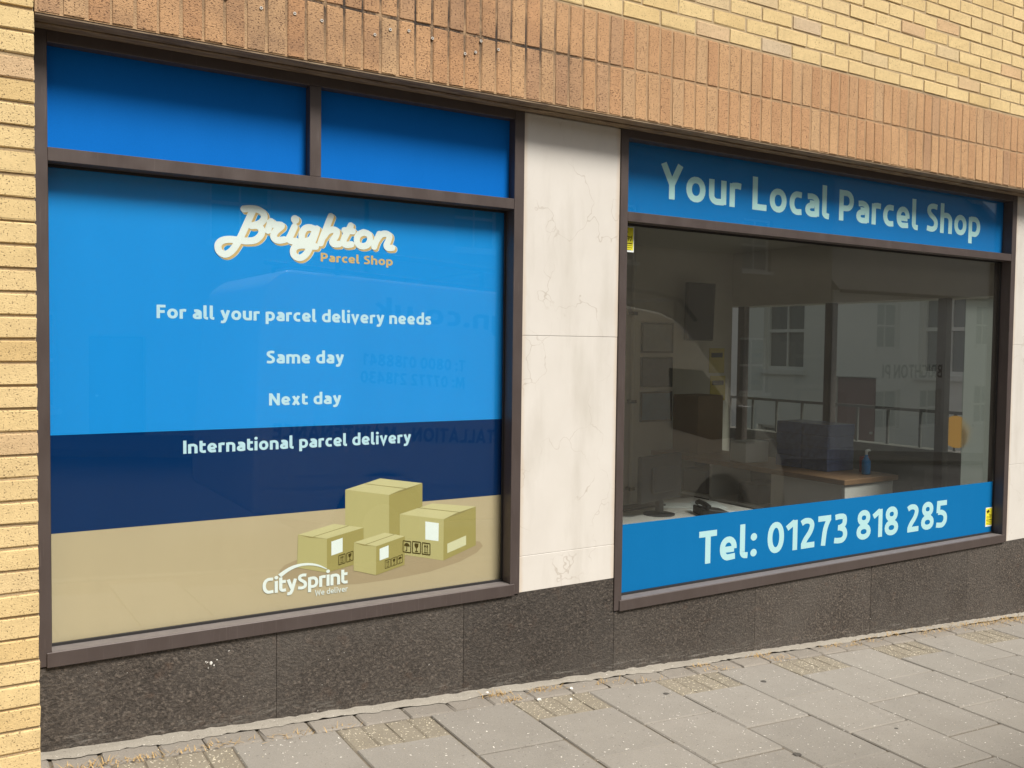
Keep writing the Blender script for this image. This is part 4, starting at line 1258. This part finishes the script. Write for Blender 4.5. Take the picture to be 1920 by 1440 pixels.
# house beyond the side street, seen through the shop
zS = gz(13, 0)
hs = house("pale house beyond the side street seen through the shop", (13.5, -2.5, 0), rad(90), 16.5, 8, zS - 1.5, 4.4, M_RENDW,
           [(4.2, 5.2, 1.0, 2.5), (7.6, 8.6, 1.0, 2.5), (11.0, 12.0, 1.0, 2.5), (4.2, 5.3, -1.3, -0.1), (11.0, 12.1, -1.3, -0.1)], [(9.4, 10.3, zS - .2, zS + 1.8)], 1.8)
# a low dark wall with a pale railing in the side street
M_RAIL = plain("weathered rail paint", (0.07, 0.07, 0.065), 0.7)
lw_ = thing("garden_wall", "low dark garden wall with a thin railing in the side street", "wall", (10.6, 5.5, gz(10.6, 0) - 0.1))
B(-.12, .12, -4.5, 4.0, -.3, .95).build("wall", plain("dark flint wall", (0.09, 0.085, 0.075), 0.9, 0.3, 20), lw_)
B(-.02, .02, -4.5, 4.0, 1.42, 1.46).build("top_rail", M_RAIL, lw_)
for k in range(18):
    B(-.015, .015, -4.4 + k * .49, -4.37 + k * .49, .9505, 1.4195).build("baluster", M_RAIL, lw_)

# ------------------------------------------------------------------ the van parked at the kerb
M_VAN = plain("white van paint", (0.72, 0.72, 0.68), 0.22, 0.02)
M_TYRE = plain("tyre rubber", (0.02, 0.02, 0.02), 0.8)
M_RIM = plain("wheel steel", (0.30, 0.30, 0.30), 0.4, 0.05, Metallic=0.6)
M_VGL = NG("van glass").done((0.012, 0.02, 0.016), 0.04)
VX, VY = 1.55, -2.92
van = thing("delivery_van", "white panel van with a roof rack parked at the kerb, mirrored in the glass", "van", (VX, VY, gz(VX, KERB_Y) - 0.108))
van.rotation_euler = (0, ROT[1], 0)
WD = 1.95


def ins(z):
    return 0.0 if z < 1.15 else (z - 1.15) * 0.085


def wheel_arc(c):
    return [(c + .40 * math.cos(rad(a)), .36 + .40 * math.sin(rad(a))) for a in range(0, 181, 15)]


prof = [(0.02, .45), (0, .7), (0, 1.95), (.05, 2.18), (.18, 2.29), (3.55, 2.33), (3.88, 2.31), (4.08, 2.25), (4.26, 2.13), (5.20, 1.29), (5.42, 1.13), (5.58, .95), (5.66, .72), (5.66, .42), (5.5, .33)]
low = [q for q in wheel_arc(4.75) if q[1] > .335] + [q for q in wheel_arc(1.05) if q[1] > .335]
prof = prof + low
n = len(prof)
vb = MB().add([(s, -ins(z), z) for s, z in prof] + [(s, -WD + ins(z), z) for s, z in prof], [tuple(range(n - 1, -1, -1)), tuple(range(n, 2 * n))] + [(i, (i + 1) % n, n + (i + 1) % n, n + i) for i in range(n)])
vb.build("body", M_VAN, van, bevel=0.045, seg=3)
sidepoly = [(3.98, 1.78), (4.42, 1.78), (4.95, 1.30), (4.95, 1.14), (4.55, 1.10), (4.02, 1.20)]
for sgn in (0, 1):
    mb = MB(); off = .006
    ys = [(-ins(z) + off) if sgn == 0 else (-WD + ins(z) - off) for s, z in sidepoly]
    yi = [y + (-.02 if sgn == 0 else .02) for y in ys]
    k = len(sidepoly)
    mb.add([(s, y, z) for (s, z), y in zip(sidepoly, ys)] + [(s, y, z) for (s, z), y in zip(sidepoly, yi)], [tuple(range(k)), tuple(range(2 * k - 1, k - 1, -1))] + [(i, (i + 1) % k, k + (i + 1) % k, k + i) for i in range(k)])
    mb.build("side_window", M_VGL, van)
    y0 = 0.0 if sgn == 0 else -WD - .24
    m_ = B(4.80, 4.92, y0 + .04, y0 + .24, 1.08, 1.46) if sgn == 0 else B(4.80, 4.92, y0, y0 + .20, 1.08, 1.46)
    m_.build("door_mirror", M_DARK, van, bevel=.03, seg=2)
    for c in (1.05, 4.75):
        yy_ = -.20 if sgn == 0 else -WD - .005
        wv = MB()
        nn = 24
        pr = [(.17, 0), (.33, .0), (.35, .03), (.35, .175), (.33, .205), (.17, .205)]
        vs = [(c + r * math.cos(2 * math.pi * q / nn), yy_ + d, .35 + r * math.sin(2 * math.pi * q / nn)) for r, d in pr for q in range(nn)]
        fs = [(i * nn + q, i * nn + (q + 1) % nn, ((i + 1) % 6) * nn + (q + 1) % nn, ((i + 1) % 6) * nn + q) for i in range(6) for q in range(nn)]
        wo = wv.add(vs, fs).build("wheel", M_TYRE, van, smooth=False)
        rm = MB()
        rm.add([(c + .169 * math.cos(2 * math.pi * q / nn), yy_ + (.17 if sgn == 0 else .035), .35 + .169 * math.sin(2 * math.pi * q / nn)) for q in range(nn)] + [(c, yy_ + (.14 if sgn == 0 else .065), .35)], [(q, (q + 1) % nn, nn) for q in range(nn)])
        rm.build("rim", M_RIM, wo)
# windscreen lying on the sloping front
u0, u1 = (4.30, 2.094), (5.16, 1.326)
dn = Vector((0.666, 0, 0.746))
mb = MB()
for (s, z), wdt in ((u0, .10), (u1, .05)):
    for yv in (-ins(z) - wdt - .03, -WD + ins(z) + wdt + .03):
        for d in (.002, .012):
            mb.v.append((s + dn.x * d, yv, z + dn.z * d))
mb.f = [(0, 2, 3, 1), (4, 5, 7, 6), (0, 1, 5, 4), (2, 6, 7, 3), (1, 3, 7, 5), (0, 4, 6, 2)]
mb.build("windscreen", M_VGL, van)
for yv in (-.38, -WD + .12):
    B(5.50, 5.665, yv, yv + .26, .72, .92).build("headlight", M_RIM, van, bevel=.03, seg=2)
B(5.45, 5.72, -WD + .03, -.03, .34, .56).build("bumper", M_DARK, van, bevel=.04, seg=2)
for sB in (0.6, 1.9, 3.2, 4.1):
    MB().tube([(sB, -.14, 2.22), (sB, -.16, 2.46), (sB, -WD + .16, 2.46), (sB, -WD + .14, 2.22)], .02, 6).build("rack_bar", M_DARK, van)
for yv in (-.20, -WD + .20):
    MB().tube([(.5, yv, 2.50), (3.9, yv, 2.50), (4.2, yv, 2.46), (4.42, yv, 2.28)], .022, 6).build("rack_rail", M_DARK, van)
M_VINK = plain("dark van lettering", (0.22, 0.23, 0.25), 0.4)
for s, a, b, z, cp in (("design.co.uk", 2.75, 0.90, 1.98, .17), ("T: 0800 0188841", 1.73, 0.82, 1.61, .095), ("M: 07772 218430", 1.73, 0.80, 1.47, .095), ("- INSTALLATION - MAINTENANCE", 2.35, -0.0 + .12, 1.02, .115)):
    tm = text(s, a, b, z, cp, 0.0, .19, .12, -1)
    tm.v = [(x_, -ins(z_) + .003 + y_, z_) for x_, y_, z_ in tm.v]
    tag(tm.build("lettering", M_VINK, van), s)
B(0.02, 3.7, -.004, .012, .66, .74).build("rubbing_strip", M_VAN, van)

# ================================================================== SMALL THINGS ON THE PAVEMENT
M_STRAW = plain("dry straw", (0.50, 0.33, 0.13), 0.9, 0.3, 40)
def pmesh(name, pts_n, mat, fn):
    mb = MB()
    for _ in range(pts_n): fn(mb)
    return mb.build(name, mat)


tufts = [(0.02, -0.02, .05, 50), (0.13, -0.02, .06, 40), (0.25, -.025, .06, 40), (0.42, -.02, .05, 30), (0.52, 0.0, .05, 26), (0.74, -.02, .06, 34), (0.95, -.02, .04, 18), (1.72, 0.07, .045, 70), (1.78, -0.01, .04, 40), (1.98, .05, .05, 60),
         (2.30, 0.03, .04, 26), (2.5, -.02, .05, 22), (2.93, 0.06, .05, 40), (3.0, -.01, .05, 26), (3.38, .07, .05, 50), (3.46, 0.0, .05, 40), (3.95, .06, .05, 46), (4.12, .03, .04, 30), (4.28, .07, .07, 60), (4.55, .09, .07, 40), (4.9, .08, .12, 130), (5.2, .08, .12, 120), (5.5, .06, .12, 150), (5.8, .07, .10, 120), (6.0, .05, .12, 120)]
mb = MB()
for x, y, s, n in tufts:
    for _ in range(n):
        X, Y = x + random.gauss(0, s), min(y + random.gauss(0, s * .28), 0.12)
        a = random.uniform(0, 6.28); L = random.uniform(.010, .034); w_ = random.uniform(.0009, .002)
        lift = random.uniform(.1, .8) * L
        z = gz(X, Y) + .003
        dx, dy = math.cos(a), math.sin(a)
        mb.add([(X - dy * w_, Y + dx * w_, z), (X + dy * w_, Y - dx * w_, z), (X + dx * L * .6 + dy * w_ * .6, Y + dy * L * .6 - dx * w_ * .6, z + lift * .8), (X + dx * L, Y + dy * L, z + lift), (X + dx * L * .6 - dy * w_ * .6, Y + dy * L * .6 + dx * w_ * .6, z + lift * .8)], [(0, 1, 2, 4), (4, 2, 3)])
tag(mb.build("dry_grass", M_STRAW), "straw coloured dry grass in the joints by the wall", "grass", kind="stuff")


def chip(mb, X, Y, r, z0=0.0):
    z = gz(X, Y) + z0
    a = random.uniform(0, 6.28)
    q = [(X + r * random.uniform(.6, 1.2) * math.cos(a + k * 1.57), Y + r * random.uniform(.6, 1.2) * math.sin(a + k * 1.57), z) for k in range(4)] + [(X + random.uniform(-.3, .3) * r, Y, z + r * random.uniform(.5, 1.0))]
    mb.add(q, [(0, 1, 4), (1, 2, 4), (2, 3, 4), (3, 0, 4)])


mb = MB()
for _ in range(500):
    m = random.choice(range(-5, 12, 2))
    X = 1.35 + PITCH * (m + random.random()); Y = random.uniform(-.21, -.02)
    chip(mb, X, Y, random.uniform(.0012, .0035), .0)
for _ in range(500):
    chip(mb, random.uniform(-.1, 6.2), random.gauss(.02, .05) if random.random() < .6 else random.uniform(-1.3, 0), random.uniform(.001, .0025), .001)
tag(mb.build("grit", plain("pale grit", (0.72, 0.64, 0.46), 0.9, 0.3, 90)), "pale grit scattered over the pavement", "grit", kind="stuff")
M_PEB = plain("white pebble", (0.78, 0.76, 0.70), 0.8, 0.1, 60)
labs = ["white pebble standing against the granite wall", "flat white pebble at the foot of the granite joint", "white pebble at the corner of an aggregate block", "white pebble lying on the edging blocks", "bright white pebble in the middle of the aggregate blocks"]
for (X, Y, r), lb in zip(((1.70, .105, .009), (1.56, .092, .007), (1.88, -.045, .009), (2.10, .02, .008), (2.02, -.09, .007)), labs):
    bm = bmesh.new()
    bmesh.ops.create_icosphere(bm, subdivisions=2, radius=r)
    for v in bm.verts:
        v.co *= random.uniform(.62, 1.2); v.co.z *= .7; v.co.x *= 1.25
    me = bpy.data.meshes.new("pebble"); bm.to_mesh(me); bm.free()
    o = link("pebble", me, M_PEB)
    o.location = (X, Y, gz(X, Y) + r * .6)
    tag(o, lb, "pebble", "white pebbles by the wall")
M_GUM = plain("trodden gum", (0.075, 0.068, 0.058), 0.8, 0.2, 60)
for X, Y, r, lb in ((2.50, -.18, .016, "dark trodden gum spot on a slab below the right window's corner"), (3.10, -.22, .018, "dark trodden gum spot on the slab right of the aggregate blocks"), (2.56, -.90, .020, "dark trodden gum spot at the bottom edge of the pavement"), (3.22, -.88, .012, "small dark trodden gum spot on a near slab at the right")):
    mb = MB()
    ring = [(r * random.uniform(.8, 1.2) * math.cos(k * .524), r * random.uniform(.55, .9) * math.sin(k * .524)) for k in range(12)]
    mb.add([(a, b, 0) for a, b in ring] + [(a * .8, b * .8, .002) for a, b in ring], [(k, (k + 1) % 12, 12 + (k + 1) % 12, 12 + k) for k in range(12)] + [tuple(range(12, 24))])
    o = mb.build("gum_spot", M_GUM)
    on_ground(o, X, Y, .0005)
    tag(o, lb, "gum spot", "gum spots on the slabs")
# splash of bird lime on the granite
mb = MB()
for k in range(9):
    r = random.uniform(.003, .007) * (1.1 if k == 0 else .5)
    cx_, cz_ = random.gauss(0, .010) * (k > 0), random.gauss(0, .008) * (k > 0)
    ring = [(cx_ + r * random.uniform(.6, 1.2) * math.cos(q * .628), cz_ + r * random.uniform(.6, 1.3) * math.sin(q * .628)) for q in range(10)]
    mb.add([(a, -0.0004 * (k + 1), b) for a, b in ring] + [(a * .7 + cx_ * .3, -0.0004 * (k + 1) - .0012, b * .7 + cz_ * .3) for a, b in ring], [(q, (q + 1) % 10, 10 + (q + 1) % 10, 10 + q) for q in range(10)] + [tuple(range(10, 20))])
o = mb.build("bird_lime", M_PEB)
o.location = (0.506, WALL_Y - .001, 0.175)
tag(o, "white splash of bird lime on the granite under the left window", "splash")

# small white ring plugs left in the lower orange course
M_PLUG = plain("pale plastic plug", (0.62, 0.58, 0.52), 0.6, 0.1, 40)
M_HOLE = plain("plug hole", (0.04, 0.03, 0.025), 0.9)
plug_me = None
ORD = ['leftmost', 'second', 'third', 'fourth', 'fifth', 'sixth', 'seventh', 'eighth', 'ninth', 'tenth', 'eleventh', 'twelfth', 'rightmost']
for ip, (X, Z) in enumerate(((0.42, 2.620), (0.53, 2.612), (0.655, 2.601), (0.78, 2.606), (0.885, 2.600), (1.10, 2.588), (1.165, 2.620), (1.245, 2.630), (1.35, 2.620), (1.50, 2.585), (1.55, 2.600), (1.575, 2.650), (1.66, 2.630))):
    r = tag(empty("wall_plug", (X, -0.002, Z)), ("%s tiny ring plug in the orange brick band above the left window" % ORD[ip]) if ip in (0, 12) else ("%s tiny ring plug from the left in the orange brick band" % ORD[ip]), "wall plug", "ring plugs in the orange brick band")
    n = 10
    if plug_me is None:
        vs = [(rr * math.cos(k * 2 * math.pi / n), yy_, rr * math.sin(k * 2 * math.pi / n)) for rr, yy_ in ((.0062, .002), (.0058, -.0016), (.0030, -.0016), (.0030, .002)) for k in range(n)]
        fs = [(i * n + k, i * n + (k + 1) % n, (i + 1) * n + (k + 1) % n, (i + 1) * n + k) for i in range(3) for k in range(n)]
        plug_me = MB().add(vs, fs).mesh("ring")
        hole_me = MB().add([(.0032 * math.cos(k * .628), -.0004, .0032 * math.sin(k * .628)) for k in range(10)], [tuple(range(10))]).mesh("hole")
    link("ring", plug_me, M_PLUG, r)
    link("hole", hole_me, M_HOLE, r)
